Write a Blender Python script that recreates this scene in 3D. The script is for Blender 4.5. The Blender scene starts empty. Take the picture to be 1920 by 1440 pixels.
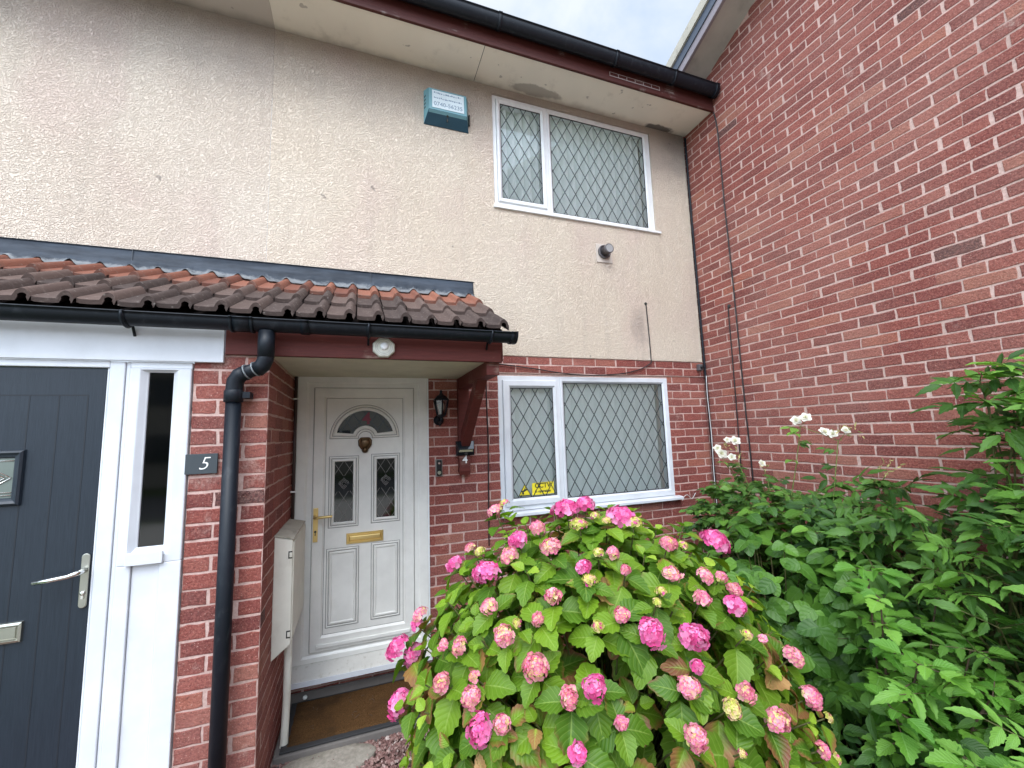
import bpy, math, random
import numpy as np
from mathutils import Vector, Matrix
R = math.radians
rng = np.random.default_rng(7)
random.seed(7)
scene = bpy.context.scene
col = scene.collection

# ------------------------------------------------------------------ camera
yaw, pitch, roll = 0.3502, 0.1171, -0.0325
fw = Vector((math.sin(yaw)*math.cos(pitch), math.cos(yaw)*math.cos(pitch), math.sin(pitch)))
rt = Vector((math.cos(yaw), -math.sin(yaw), 0)); up = rt.cross(fw)
r2 = rt*math.cos(roll) + up*math.sin(roll); u2 = -rt*math.sin(roll) + up*math.cos(roll)
cam_d = bpy.data.cameras.new('camera'); cam = bpy.data.objects.new('camera', cam_d); col.objects.link(cam)
M = Matrix((r2, u2, -fw)).transposed().to_4x4(); M.translation = Vector((-3.3295, -3.3417, 1.784))
cam.matrix_world = M
cam_d.sensor_width = 36; cam_d.lens = 784.2/1920*36; cam_d.clip_start = 0.02; cam_d.clip_end = 500
scene.camera = cam

# ------------------------------------------------------------------ world and sun (overcast, brighter behind the viewer)
SUN_EL, SUN_AZ = R(52), R(205)       # azimuth clockwise from +y
sdir = Vector((math.sin(SUN_AZ)*math.cos(SUN_EL), math.cos(SUN_AZ)*math.cos(SUN_EL), math.sin(SUN_EL)))
w = bpy.data.worlds.new('World'); scene.world = w; w.use_nodes = True
nt = w.node_tree; nt.nodes.clear()
def wn(t, **k):
    n = nt.nodes.new(t)
    for a, b in k.items(): setattr(n, a, b)
    return n
wo = wn('ShaderNodeOutputWorld'); bg = wn('ShaderNodeBackground'); bg.inputs['Strength'].default_value = 0.12
sky = wn('ShaderNodeTexSky', sky_type='NISHITA', sun_disc=False, sun_elevation=SUN_EL, sun_rotation=SUN_AZ)
tc = wn('ShaderNodeTexCoord'); n1 = wn('ShaderNodeTexNoise'); n1.inputs['Scale'].default_value = 3.2
n1.inputs['Detail'].default_value = 6; n1.inputs['Roughness'].default_value = .55; n1.inputs['Distortion'].default_value = .3
mp = wn('ShaderNodeMapping'); mp.inputs['Scale'].default_value = (1, 1, 1.6)
nt.links.new(tc.outputs['Generated'], mp.inputs['Vector']); nt.links.new(mp.outputs['Vector'], n1.inputs['Vector'])
cr = wn('ShaderNodeValToRGB'); e = cr.color_ramp.elements
e[0].position = .38; e[0].color = (5.6, 6.9, 8.8, 1); e[1].position = .62; e[1].color = (8.4, 9.0, 9.8, 1)
nt.links.new(n1.outputs['Fac'], cr.inputs['Fac'])
dt = wn('ShaderNodeVectorMath', operation='DOT_PRODUCT'); dt.inputs[1].default_value = sdir
nrm = wn('ShaderNodeVectorMath', operation='NORMALIZE')
nt.links.new(tc.outputs['Generated'], nrm.inputs[0]); nt.links.new(nrm.outputs[0], dt.inputs[0])
mr = wn('ShaderNodeMapRange'); mr.inputs['From Min'].default_value = .25; mr.inputs['From Max'].default_value = 1
mr.inputs['To Min'].default_value = 0.66; mr.inputs['To Max'].default_value = 3.4
nt.links.new(dt.outputs['Value'], mr.inputs['Value'])
mul = wn('ShaderNodeVectorMath', operation='SCALE'); nt.links.new(cr.outputs['Color'], mul.inputs[0]); nt.links.new(mr.outputs['Result'], mul.inputs['Scale'])
mx = wn('ShaderNodeMix', data_type='RGBA'); mx.inputs['Factor'].default_value = .88
nt.links.new(sky.outputs['Color'], mx.inputs[6]); nt.links.new(mul.outputs[0], mx.inputs[7])
nt.links.new(mx.outputs[2], bg.inputs['Color']); nt.links.new(bg.outputs[0], wo.inputs['Surface'])
sl = bpy.data.lights.new('sun', 'SUN'); sl.energy = 1.2; sl.angle = R(25); sl.color = (1, .97, .92)
so = bpy.data.objects.new('sun', sl); col.objects.link(so); so.rotation_euler = (-sdir).to_track_quat('-Z', 'Y').to_euler(); so.location = (-6, -8, 12)
scene.view_settings.view_transform = 'Standard'; scene.view_settings.look = 'None'
scene.view_settings.exposure = 0.6; scene.view_settings.gamma = 1
scene.render.engine = 'CYCLES'
scene.cycles.transparent_max_bounces = 12; scene.cycles.max_bounces = 8

# ------------------------------------------------------------------ material helpers
class NT:
    def __init__(s, name):
        s.m = bpy.data.materials.new(name); s.m.use_nodes = True; s.t = s.m.node_tree; s.t.nodes.clear()
        s.out = s.t.nodes.new('ShaderNodeOutputMaterial'); s.p = s.t.nodes.new('ShaderNodeBsdfPrincipled')
        s.t.links.new(s.p.outputs[0], s.out.inputs['Surface'])
        s._oc = None
    def n(s, t, ins=None, **k):
        nd = s.t.nodes.new(t)
        for a, b in k.items(): setattr(nd, a, b)
        if ins:
            for a, b in ins.items(): s.put(nd, a, b)
        return nd
    def put(s, nd, a, b):
        i = nd.inputs[a]
        if isinstance(b, bpy.types.NodeSocket): s.t.links.new(b, i)
        else:
            if hasattr(i.default_value, '__len__') and not hasattr(b, '__len__'): b = [b]*len(i.default_value)
            if hasattr(i.default_value, '__len__') and len(i.default_value) == 4 and len(b) == 3: b = (*b, 1)
            i.default_value = b
    def oc(s):
        if s._oc is None: s._oc = s.n('ShaderNodeTexCoord').outputs['Object']
        return s._oc
    def noise(s, scale, detail=4, rough=.5, vec=None, dist=0, out='Fac'):
        return s.n('ShaderNodeTexNoise', {'Vector': vec or s.oc(), 'Scale': scale, 'Detail': detail, 'Roughness': rough, 'Distortion': dist}).outputs[out]
    def vor(s, scale, vec=None, feature='F1', out='Distance', rand=1):
        return s.n('ShaderNodeTexVoronoi', {'Vector': vec or s.oc(), 'Scale': scale, 'Randomness': rand}, feature=feature).outputs[out]
    def mapping(s, scale=(1,1,1), loc=(0,0,0), vec=None):
        return s.n('ShaderNodeMapping', {'Vector': vec or s.oc(), 'Scale': scale, 'Location': loc}).outputs[0]
    def ramp(s, fac, stops, interp='LINEAR'):
        nd = s.n('ShaderNodeValToRGB', {'Fac': fac}); el = nd.color_ramp.elements; nd.color_ramp.interpolation = interp
        while len(el) < len(stops): el.new(.5)
        for e_, (p, c) in zip(el, stops):
            e_.position = p; e_.color = (*c, 1) if hasattr(c, '__len__') else (c, c, c, 1)
        return nd.outputs['Color']
    def mix(s, fac, a, b, blend='MIX'):
        nd = s.n('ShaderNodeMix', data_type='RGBA', blend_type=blend); s.put(nd, 0, fac); s.put(nd, 6, a); s.put(nd, 7, b)
        return nd.outputs[2]
    def math(s, op, a, b=0.0, c=0.0, clamp=False):
        nd = s.n('ShaderNodeMath', operation=op, use_clamp=clamp); s.put(nd, 0, a); s.put(nd, 1, b)
        if op in ('MULTIPLY_ADD', 'SMOOTHSTEP', 'COMPARE'): s.put(nd, 2, c)
        return nd.outputs[0]
    def rng(s, v, a, b, c=0, d=1):
        return s.n('ShaderNodeMapRange', {'Value': v, 'From Min': a, 'From Max': b, 'To Min': c, 'To Max': d}, interpolation_type='SMOOTHSTEP').outputs[0]
    def attr(s, name):
        return s.n('ShaderNodeAttribute', attribute_name=name)
    def xyz(s, v):
        return s.n('ShaderNodeSeparateXYZ', {0: v}).outputs
    def bump(s, h, strength=.5, dist=.01, prev=None):
        d = {'Height': h, 'Strength': strength, 'Distance': dist}
        if prev is not None: d['Normal'] = prev
        return s.n('ShaderNodeBump', d).outputs[0]
    def set(s, **k):
        names = dict(color='Base Color', rough='Roughness', metal='Metallic', normal='Normal', spec='Specular IOR Level', coat='Coat Weight', trans='Transmission Weight', ior='IOR', sheen='Sheen Weight')
        for a, b in k.items(): s.put(s.p, names[a], b)
        return s.m

def brick_mat(name, tone=(1,1,1), seed=0.):
    k = NT(name); at = k.attr('lf'); x, y, z = k.xyz(at.outputs['Vector'])
    vec = k.n('ShaderNodeVectorMath', {0: k.oc(), 1: (seed, seed, 0)}, operation='ADD').outputs[0]
    base = k.ramp(z, [(0, (.09,.022,.022)), (.02, (.145,.034,.032)), (.22, (.20,.046,.040)), (.5, (.245,.060,.048)), (.72, (.285,.075,.060)), (.88, (.31,.10,.078)), (.965, (.35,.14,.10)), (.992, (.37,.11,.07)), (1, (.05,.032,.034))])
    fine = k.noise(90, 8, .7, vec); mid = k.noise(14, 4, .6, vec)
    c = k.mix(k.rng(fine, .4, .62), k.mix(.35, base, (.10,.025,.025)), k.mix(.4, base, (.40,.15,.12)))
    c = k.mix(k.rng(mid, .45, .75, 0, .35), c, (.16,.045,.045))
    sp = k.noise(170, 3, .6, vec); c = k.mix(k.rng(sp, .62, .72, 0, .75), c, (.66,.44,.37))
    sp2 = k.noise(120, 2, .5, k.mapping((1,1,1), (3,1,2), vec)); c = k.mix(k.rng(sp2, .62, .72, 0, .7), c, (.07,.02,.02))
    big = k.noise(1.1, 5, .6, vec); c = k.mix(k.rng(big, .42, .7, 0, .35), c, k.mix(.5, c, (.46,.26,.22)))
    ef = k.noise(3.5, 6, .7, k.mapping((1,1,.7), (7,7,1), vec)); c = k.mix(k.math('MULTIPLY', k.rng(ef, .6, .72), k.rng(fine, .35, .6, .15, .6)), c, (.50,.36,.32))
    c = k.mix(1.0, c, (*tone, 1), 'MULTIPLY')
    h = k.math('ADD', k.noise(70, 6, .7, vec), k.math('MULTIPLY', k.noise(25, 3, .6, vec), .6))
    return k.set(color=c, rough=.86, spec=.3, normal=k.bump(h, 1., .008))
def mortar_mat(name, c0=(.53,.355,.30), c1=(.69,.49,.43)):
    k = NT(name); f = k.noise(60, 6, .7); g = k.noise(2.2, 3)
    c = k.mix(k.rng(f, .3, .7), c0, c1); c = k.mix(k.rng(g, .4, .7, 0, .4), c, (.34,.24,.20))
    return k.set(color=c, rough=.95, spec=.1, normal=k.bump(k.noise(120, 5, .7), .8, .004))
M_brick = brick_mat('brick_red_front', (1.02,1.02,.98)); M_brick2 = brick_mat('brick_red_gable', (1.12,1.17,1.10), 3.)
M_mort = mortar_mat('mortar_front', (.48,.32,.28), (.63,.45,.40)); M_mort2 = mortar_mat('mortar_gable')

def m_render(name, c0, c1, grime):
    k = NT(name); x, y, z = k.xyz(k.oc())
    c = k.mix(k.rng(k.noise(.9, 4, .6), .3, .7), c0, c1)
    c = k.mix(k.rng(k.noise(1.7, 3, .5, k.mapping((1,1,.6), (5,2,1))), .5, .75, 0, .45), c, (.72,.54,.48))
    st = k.noise(3.0, 5, .65, k.mapping((2.5, 1, .22))); c = k.mix(k.rng(st, .48, .75, 0, .15), c, (.37,.32,.28))
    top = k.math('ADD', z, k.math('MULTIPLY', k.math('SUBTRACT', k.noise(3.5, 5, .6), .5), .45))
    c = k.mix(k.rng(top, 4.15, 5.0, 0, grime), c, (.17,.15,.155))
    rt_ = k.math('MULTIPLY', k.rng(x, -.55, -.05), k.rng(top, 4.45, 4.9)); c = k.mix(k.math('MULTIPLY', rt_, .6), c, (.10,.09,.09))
    sp = k.noise(7, 3, .5, k.mapping((1,1,1), (9,4,2))); c = k.mix(k.rng(sp, .705, .745, 0, .55), c, (.15,.13,.12))
    # old stain under the cable
    dx = k.math('MULTIPLY', k.math('SUBTRACT', x, -.77), 6.); dz = k.math('MULTIPLY', k.math('SUBTRACT', z, 2.78), 3.2)
    d = k.math('SQRT', k.math('ADD', k.math('MULTIPLY', dx, dx), k.math('MULTIPLY', dz, dz)))
    d = k.math('ADD', d, k.noise(16, 4, .6)); c = k.mix(k.rng(d, .55, 1.35, .38, 0), c, (.22,.18,.165))
    v = k.mapping((1, 1, 1.3))
    b = k.noise(102, 2, .45, v, .25); b2 = k.noise(150, 2, .5, v)
    h = k.math('ADD', k.rng(b, .38, .60), k.math('MULTIPLY', b2, .5))
    c = k.mix(k.rng(b, .36, .54, .25, 0), c, (.44,.33,.25))
    return k.set(color=c, rough=.95, spec=.12, normal=k.bump(h, 1., .0078))
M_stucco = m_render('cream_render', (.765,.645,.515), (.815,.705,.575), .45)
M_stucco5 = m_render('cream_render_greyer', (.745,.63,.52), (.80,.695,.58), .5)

def simple(name, c, rough=.5, spec=.5, metal=0., bump=0., bscale=60, var=.06, coat=0., dirt=None):
    k = NT(name); f = k.noise(5, 5, .6)
    cc = k.mix(k.rng(f, .3, .7), tuple(v*(1-var) for v in c), tuple(min(1, v*(1+var)) for v in c))
    if dirt: cc = k.mix(k.rng(k.noise(dirt[1], 5, .65, k.mapping((1,1,.5))), .52, .78, 0, dirt[2]), cc, dirt[0])
    kw = dict(color=cc, rough=rough, spec=spec, metal=metal, coat=coat)
    if bump: kw['normal'] = k.bump(k.noise(bscale, 4, .6), bump, .003)
    return k.set(**kw)
M_upvc = simple('white_upvc', (.64,.665,.70), .28, .5, dirt=((.45,.44,.40), 9, .12))
M_door4 = simple('aged_white_upvc', (.71,.705,.665), .33, .5, dirt=((.50,.49,.44), 7, .18))
M_sill4 = simple('dirty_white_sill', (.52,.51,.475), .6, .3, bump=.3, dirt=((.30,.27,.22), 30, .7))
M_upvc_up = simple('weathered_upvc', (.74,.75,.75), .35, .45, dirt=((.40,.38,.33), 11, .3))
M_seal = simple('black_rubber_seal', (.02,.02,.022), .6)
M_gasket = simple('grey_gap', (.16,.155,.15), .7)
M_lead = simple('lead_came', (.045,.055,.06), .42, .5, .35)
M_blackp = simple('black_plastic', (.006,.009,.014), .46, .28, dirt=((.07,.08,.09), 25, .25))
M_cable = simple('black_cable', (.012,.012,.013), .5)
M_wcable = simple('white_cable', (.62,.62,.60), .5)
M_chrome = simple('chrome', (.74,.74,.70), .16, .5, 1.)
M_satin = simple('satin_steel', (.50,.50,.44), .34, .5, 1.)
M_gold = simple('brass', (.72,.53,.22), .32, .5, .85, bump=.1)
M_bronze = simple('dark_bronze', (.10,.06,.03), .35, .5, .8, bump=.4)
M_soffit = None
def m_soffit(name, c0):
    k = NT(name); x, y, z = k.xyz(k.oc())
    c = k.mix(k.rng(k.noise(1.3, 4), .3, .7), c0, tuple(v*1.12 for v in c0))
    c = k.mix(k.rng(k.noise(5, 5, .65), .55, .8, 0, .35), c, (.32,.28,.22))
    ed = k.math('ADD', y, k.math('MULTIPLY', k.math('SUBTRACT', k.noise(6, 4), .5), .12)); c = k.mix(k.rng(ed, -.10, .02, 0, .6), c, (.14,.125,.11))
    sp = k.noise(12, 2, .5, k.mapping((1,1,1), (4,4,4))); c = k.mix(k.rng(sp, .73, .76, 0, .5), c, (.2,.18,.16))
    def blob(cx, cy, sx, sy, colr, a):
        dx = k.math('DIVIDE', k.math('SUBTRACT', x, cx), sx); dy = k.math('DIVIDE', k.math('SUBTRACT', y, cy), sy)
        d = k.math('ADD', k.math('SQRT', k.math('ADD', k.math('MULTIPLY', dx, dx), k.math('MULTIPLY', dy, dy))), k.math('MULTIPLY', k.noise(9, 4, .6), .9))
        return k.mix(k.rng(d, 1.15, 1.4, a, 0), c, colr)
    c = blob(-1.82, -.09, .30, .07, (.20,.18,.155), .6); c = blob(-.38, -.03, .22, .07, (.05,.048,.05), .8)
    return k.set(color=c, rough=.75, spec=.25, normal=k.bump(k.noise(30, 4), .15, .003))
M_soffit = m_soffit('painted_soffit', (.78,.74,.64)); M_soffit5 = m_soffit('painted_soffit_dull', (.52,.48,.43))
M_soffit_g = simple('gable_soffit', (.48,.46,.41), .8, .2, dirt=((.26,.24,.21), 6, .5))
M_ceil = simple('porch_ceiling_paint', (.58,.56,.43), .6, .3, dirt=((.36,.33,.24), 8, .35))
def m_wood(name, c, worn, amount):
    k = NT(name); g = k.noise(9, 7, .7, k.mapping((.8, 9, 9))); f = k.noise(3.2, 5, .6)
    cc = k.mix(k.rng(g, .35, .7), tuple(v*.72 for v in c), c)
    gr = k.noise(50, 6, .75, k.mapping((.12, 1.4, 1.4)))
    m = k.math('MULTIPLY', k.rng(f, .56, .68), k.rng(gr, .44, .56)); cc = k.mix(k.math('MULTIPLY', m, amount), cc, worn)
    return k.set(color=cc, rough=.62, spec=.35, normal=k.bump(gr, .35, .003))
M_red = m_wood('dark_red_painted_timber', (.125,.024,.018), (.34,.25,.20), .8)
M_redf = m_wood('dark_red_fascia', (.088,.022,.017), (.36,.31,.28), .7)
M_lilac = simple('faded_bargeboard', (.27,.235,.25), .6, .3, dirt=((.40,.36,.36), 8, .4))
M_leadfl = None
k = NT('lead_flashing'); x, y, z = k.xyz(k.oc())
f = k.noise(4, 6, .7, k.mapping((.6,1,3))); c = k.mix(k.rng(f, .35, .65), (.015,.021,.031), (.040,.052,.070))
low = k.math('ADD', z, k.math('MULTIPLY', k.math('SUBTRACT', k.noise(11, 5, .7), .5), .13)); c = k.mix(k.rng(low, 2.925, 2.965, .6, 0), c, (.34,.35,.35))
M_leadfl = k.set(color=c, rough=.62, spec=.3, metal=0., normal=k.bump(k.noise(14, 4), .35, .01))
k = NT('concrete_roof_tile'); at = k.attr('lf'); u, v, rr = k.xyz(at.outputs['Vector'])
n = k.noise(28, 6, .7); n2 = k.noise(5, 4, .6)
dark = k.mix(rr, (.055,.040,.035), (.12,.080,.066)); ora = k.mix(rr, (.165,.062,.042), (.27,.108,.068))
fac = k.rng(k.math('ADD', v, k.math('MULTIPLY', k.math('SUBTRACT', n2, .5), .35)), .52, .76)
c = k.mix(fac, dark, ora); c = k.mix(k.rng(n, .5, .75, 0, .5), c, (.20,.155,.13))
c = k.mix(k.rng(k.vor(30), .0, .2, .5, 0), c, (.34,.31,.27)); c = k.mix(k.rng(k.noise(120, 3), .62, .72, 0, .35), c, (.05,.04,.04))
M_tile = k.set(color=c, rough=.9, spec=.2, normal=k.bump(k.math('ADD', n, k.noise(120, 4, .7)), .7, .004))
M_tiledark = simple('tile_underside', (.035,.026,.024), .95, .1)
def glass(name, tint=(.9,.95,.93), base=.05, rough=0.0):
    k = NT(name); k.t.nodes.remove(k.p)
    fr = k.n('ShaderNodeFresnel', {'IOR': 1.48}).outputs[0]; f = k.math('ADD', fr, base, clamp=True)
    a = k.n('ShaderNodeBsdfTransparent', {'Color': tint}).outputs[0]; b = k.n('ShaderNodeBsdfGlossy', {'Color': (1,1,1), 'Roughness': rough}).outputs[0]
    k.t.links.new(k.n('ShaderNodeMixShader', {0: f, 1: a, 2: b}).outputs[0], k.out.inputs['Surface'])
    return k.m
M_glass = glass('window_glass', (.995,1.,.998), .005); M_glass_d = glass('dark_obscure_glass', (.10,.13,.125), .03, .06)
M_glass_f = glass('fanlight_glass', (.16,.19,.18), .10, .01)
k = NT('vertical_blind_fabric'); k.set(color=(.93,.955,.94), rough=.85, spec=.15)
tr = k.n('ShaderNodeBsdfTranslucent', {'Color': (.92,.96,.94)}).outputs[0]
k.t.links.new(k.n('ShaderNodeMixShader', {0: .42, 1: k.p.outputs[0], 2: tr}).outputs[0], k.out.inputs['Surface']); M_blind = k.m
M_room = simple('pale_room_wall', (.70,.69,.66), .9, .1)
M_roomp = simple('pale_plaster_reveal', (.75,.68,.64), .9, .1)
M_navy = None
k = NT('navy_composite_door'); g = k.noise(11, 6, .65, k.mapping((12, 12, .7)), 1.0)
M_navy = k.set(color=k.mix(k.rng(g, .3, .7), (.011,.018,.027), (.016,.024,.035)), rough=.42, spec=.45, normal=k.bump(g, .35, .002))
M_slate = simple('slate_plate', (.045,.055,.062), .55, .4, bump=.3)
M_white = simple('white_paint', (.82,.82,.80), .5)
M_cream = simple('cream_meter_box', (.72,.70,.61), .5, .4, dirt=((.42,.39,.31), 10, .4))
M_creamtop = simple('weathered_box_top', (.44,.41,.335), .8, .2, bump=.4, dirt=((.20,.18,.14), 14, .8))
M_slot = simple('slot_shadow', (.04,.038,.03), .8)
M_teal_l = simple('pale_teal_plastic', (.14,.30,.335), .5, .4, dirt=((.36,.45,.45), 12, .4))
M_teal_d = simple('dark_teal_plastic', (.006,.052,.085), .4, .5)
M_label = simple('faded_label', (.62,.70,.72), .6, .3, dirt=((.40,.50,.54), 120, .8))
M_ink = simple('faded_ink', (.16,.24,.32), .7)
M_black = simple('black_ink', (.02,.02,.02), .6)
M_yellow = simple('yellow_vinyl', (.80,.66,.03), .5)
M_redink = simple('red_glass_paint', (.16,.004,.022), .4)
M_brownpipe = simple('brown_pipe', (.05,.03,.028), .5)
M_flue = simple('grey_brown_flue', (.11,.10,.105), .5, .4, dirt=((.22,.2,.2), 20, .5))
M_solar = simple('solar_cell', (.012,.016,.02), .15, .6)
M_led = simple('led_reflector', (.62,.60,.42), .3, .5)
M_lens = simple('frosted_lens', (.85,.87,.88), .25, .5)
M_mat_b = simple('black_rubber', (.025,.025,.027), .7, bump=.5)
k = NT('coir_mat'); n = k.noise(170, 5, .8); n2 = k.noise(5, 5, .6)
c = k.mix(k.rng(n, .3, .7), (.055,.028,.011), (.19,.10,.042)); c = k.mix(k.rng(n2, .42, .68, 0, .75), c, (.05,.03,.017))
M_coir = k.set(color=c, rough=1., spec=.05, normal=k.bump(n, 1., .012))
k = NT('worn_stone'); n = k.noise(40, 6, .7); n2 = k.noise(6, 4)
c = k.mix(k.rng(n, .3, .7), (.23,.205,.17), (.35,.315,.265)); c = k.mix(k.rng(n2, .5, .75, 0, .5), c, (.15,.14,.10))
M_stone = k.set(color=c, rough=.9, spec=.15, normal=k.bump(n, .7, .008))
k = NT('soil'); n = k.noise(30, 7, .7); M_soil = k.set(color=k.mix(k.rng(n, .3, .7), (.022,.016,.011), (.065,.046,.033)), rough=.95, spec=.1, normal=k.bump(n, 1., .03))
k = NT('ground_gravel'); n = k.vor(60, None, 'F1', 'Color'); x, y, z = k.xyz(n)
M_gravelbed = k.set(color=k.mix(x, (.13,.07,.06), (.30,.19,.16)), rough=.95, spec=.1, normal=k.bump(k.vor(60), 1., .02))
k = NT('pink_chippings'); at = k.attr('lf'); u, v, rr = k.xyz(at.outputs['Vector'])
c = k.ramp(rr, [(0, (.11,.055,.05)), (.4, (.23,.125,.11)), (.75, (.31,.19,.165)), (.93, (.38,.27,.24)), (1, (.55,.47,.43))])
M_chip = k.set(color=k.mix(k.rng(k.noise(80, 4), .4, .7, 0, .4), c, (.16,.10,.09)), rough=.85, spec=.25)
k = NT('grass_verge'); n = k.noise(8, 7, .7); M_grass = k.set(color=k.mix(k.rng(n, .3, .7), (.035,.06,.018), (.08,.11,.03)), rough=.95, spec=.1)
k = NT('asphalt'); n = k.noise(90, 6, .7); M_asph = k.set(color=k.mix(n, (.04,.04,.042), (.07,.07,.072)), rough=.9, spec=.2)
k = NT('paving'); n = k.noise(20, 6, .7); M_pave = k.set(color=k.mix(n, (.38,.36,.32), (.50,.47,.42)), rough=.9, spec=.2)

def leaf_mat(name, c0, c1, vein, veins=6, red=None, rough=.42, trans=.22, young=None, veinw=.5, tcol=None):
    k = NT(name); at = k.attr('lf'); u, v, rr = k.xyz(at.outputs['Vector']); ab = k.math('ABSOLUTE', u)
    c = k.mix(rr, c0, c1)
    if young: c = k.mix(k.rng(rr, .86, 1, 0, .8), c, young)
    if red:
        ra = k.attr('tone').outputs['Fac']
        e_ = k.math('ADD', k.math('MULTIPLY', ab, .55), k.math('MULTIPLY', v, .5)); e_ = k.math('ADD', e_, k.math('MULTIPLY', k.noise(25, 4, .6), .5))
        m = k.rng(k.math('ADD', e_, k.math('MULTIPLY', ra, 1.25)), 1.25, 1.75)
        c = k.mix(k.math('MULTIPLY', m, .85), c, k.mix(k.rng(k.noise(9, 2), .4, .6), red[0], red[1]))
        c = k.mix(k.math('MULTIPLY', k.rng(ra, .975, .985), k.rng(k.noise(14, 4), .25, .5)), c, (.50,.28,.12))
    c = k.mix(k.rng(k.noise(45, 4, .6), .5, .8, 0, .25), c, tuple(x_*.55 for x_ in c0))
    # side veins sweep towards the tip
    s = k.math('SUBTRACT', k.math('MULTIPLY', v, veins), k.math('MULTIPLY', ab, veins*.30))
    fr = k.math('ABSOLUTE', k.math('SUBTRACT', k.math('FRACT', s), .5)); side = k.rng(fr, .0, .11, 1, 0)
    mid = k.rng(ab, .02, .08, 1, 0); vm = k.math('MAXIMUM', k.math('MULTIPLY', side, .55), mid)
    c = k.mix(k.math('MULTIPLY', vm, veinw), c, vein)
    h = k.math('SUBTRACT', k.math('MULTIPLY', k.rng(fr, 0, .5), .6), k.math('MULTIPLY', mid, .6))
    nr = k.bump(h, .42, .003)
    k.set(color=c, rough=rough, spec=.28, normal=nr)
    tr = k.n('ShaderNodeBsdfTranslucent', {'Color': k.mix(1., c, tcol or (1.5, 1.7, .7), 'MULTIPLY'), 'Normal': nr}).outputs[0]
    k.t.links.new(k.n('ShaderNodeMixShader', {0: trans, 1: k.p.outputs[0], 2: tr}).outputs[0], k.out.inputs['Surface'])
    return k.m
M_hyd = leaf_mat('hydrangea_leaf', (.055,.135,.010), (.19,.32,.018), (.36,.48,.11), 7, ((.20,.05,.04), (.30,.11,.05)), .45, .28, (.34,.48,.05), .35)
M_eld = leaf_mat('elder_leaf', (.022,.066,.012), (.108,.235,.034), (.14,.28,.10), 9, None, .42, .25, (.18,.36,.06), .22)
M_rose = leaf_mat('rose_leaf', (.028,.080,.016), (.11,.23,.038), (.16,.28,.09), 7, None, .34, .22, (.22,.36,.06), .22)
M_broad = leaf_mat('broad_leaf', (.036,.105,.013), (.13,.275,.036), (.20,.36,.11), 4, None, .40, .25, (.18,.36,.06), .22)
M_bram = leaf_mat('bramble_leaf', (.075,.21,.024), (.175,.36,.045), (.26,.46,.15), 8, None, .45, .3, (.26,.46,.10), .3)
def stem_mat(name, a, b): 
    k = NT(name); return k.set(color=k.mix(k.rng(k.noise(30, 4), .3, .7), a, b), rough=.7, spec=.3)
M_stem = stem_mat('green_brown_stem', (.07,.06,.025), (.12,.13,.04)); M_twig = stem_mat('brown_twig', (.07,.045,.03), (.13,.085,.055)); M_gstem = stem_mat('green_stem', (.12,.16,.04), (.22,.26,.08))
k = NT('hydrangea_floret'); cc = k.attr('col').outputs['Color']
k.set(color=cc, rough=.6, spec=.25); tr = k.n('ShaderNodeBsdfTranslucent', {'Color': cc}).outputs[0]
k.t.links.new(k.n('ShaderNodeMixShader', {0: .25, 1: k.p.outputs[0], 2: tr}).outputs[0], k.out.inputs['Surface']); M_flor = k.m
M_petal = None
k = NT('rose_petal'); cc = k.attr('col').outputs['Color']; k.set(color=cc, rough=.6, spec=.25); tr = k.n('ShaderNodeBsdfTranslucent', {'Color': cc}).outputs[0]
k.t.links.new(k.n('ShaderNodeMixShader', {0: .3, 1: k.p.outputs[0], 2: tr}).outputs[0], k.out.inputs['Surface']); M_petal = k.m

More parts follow.
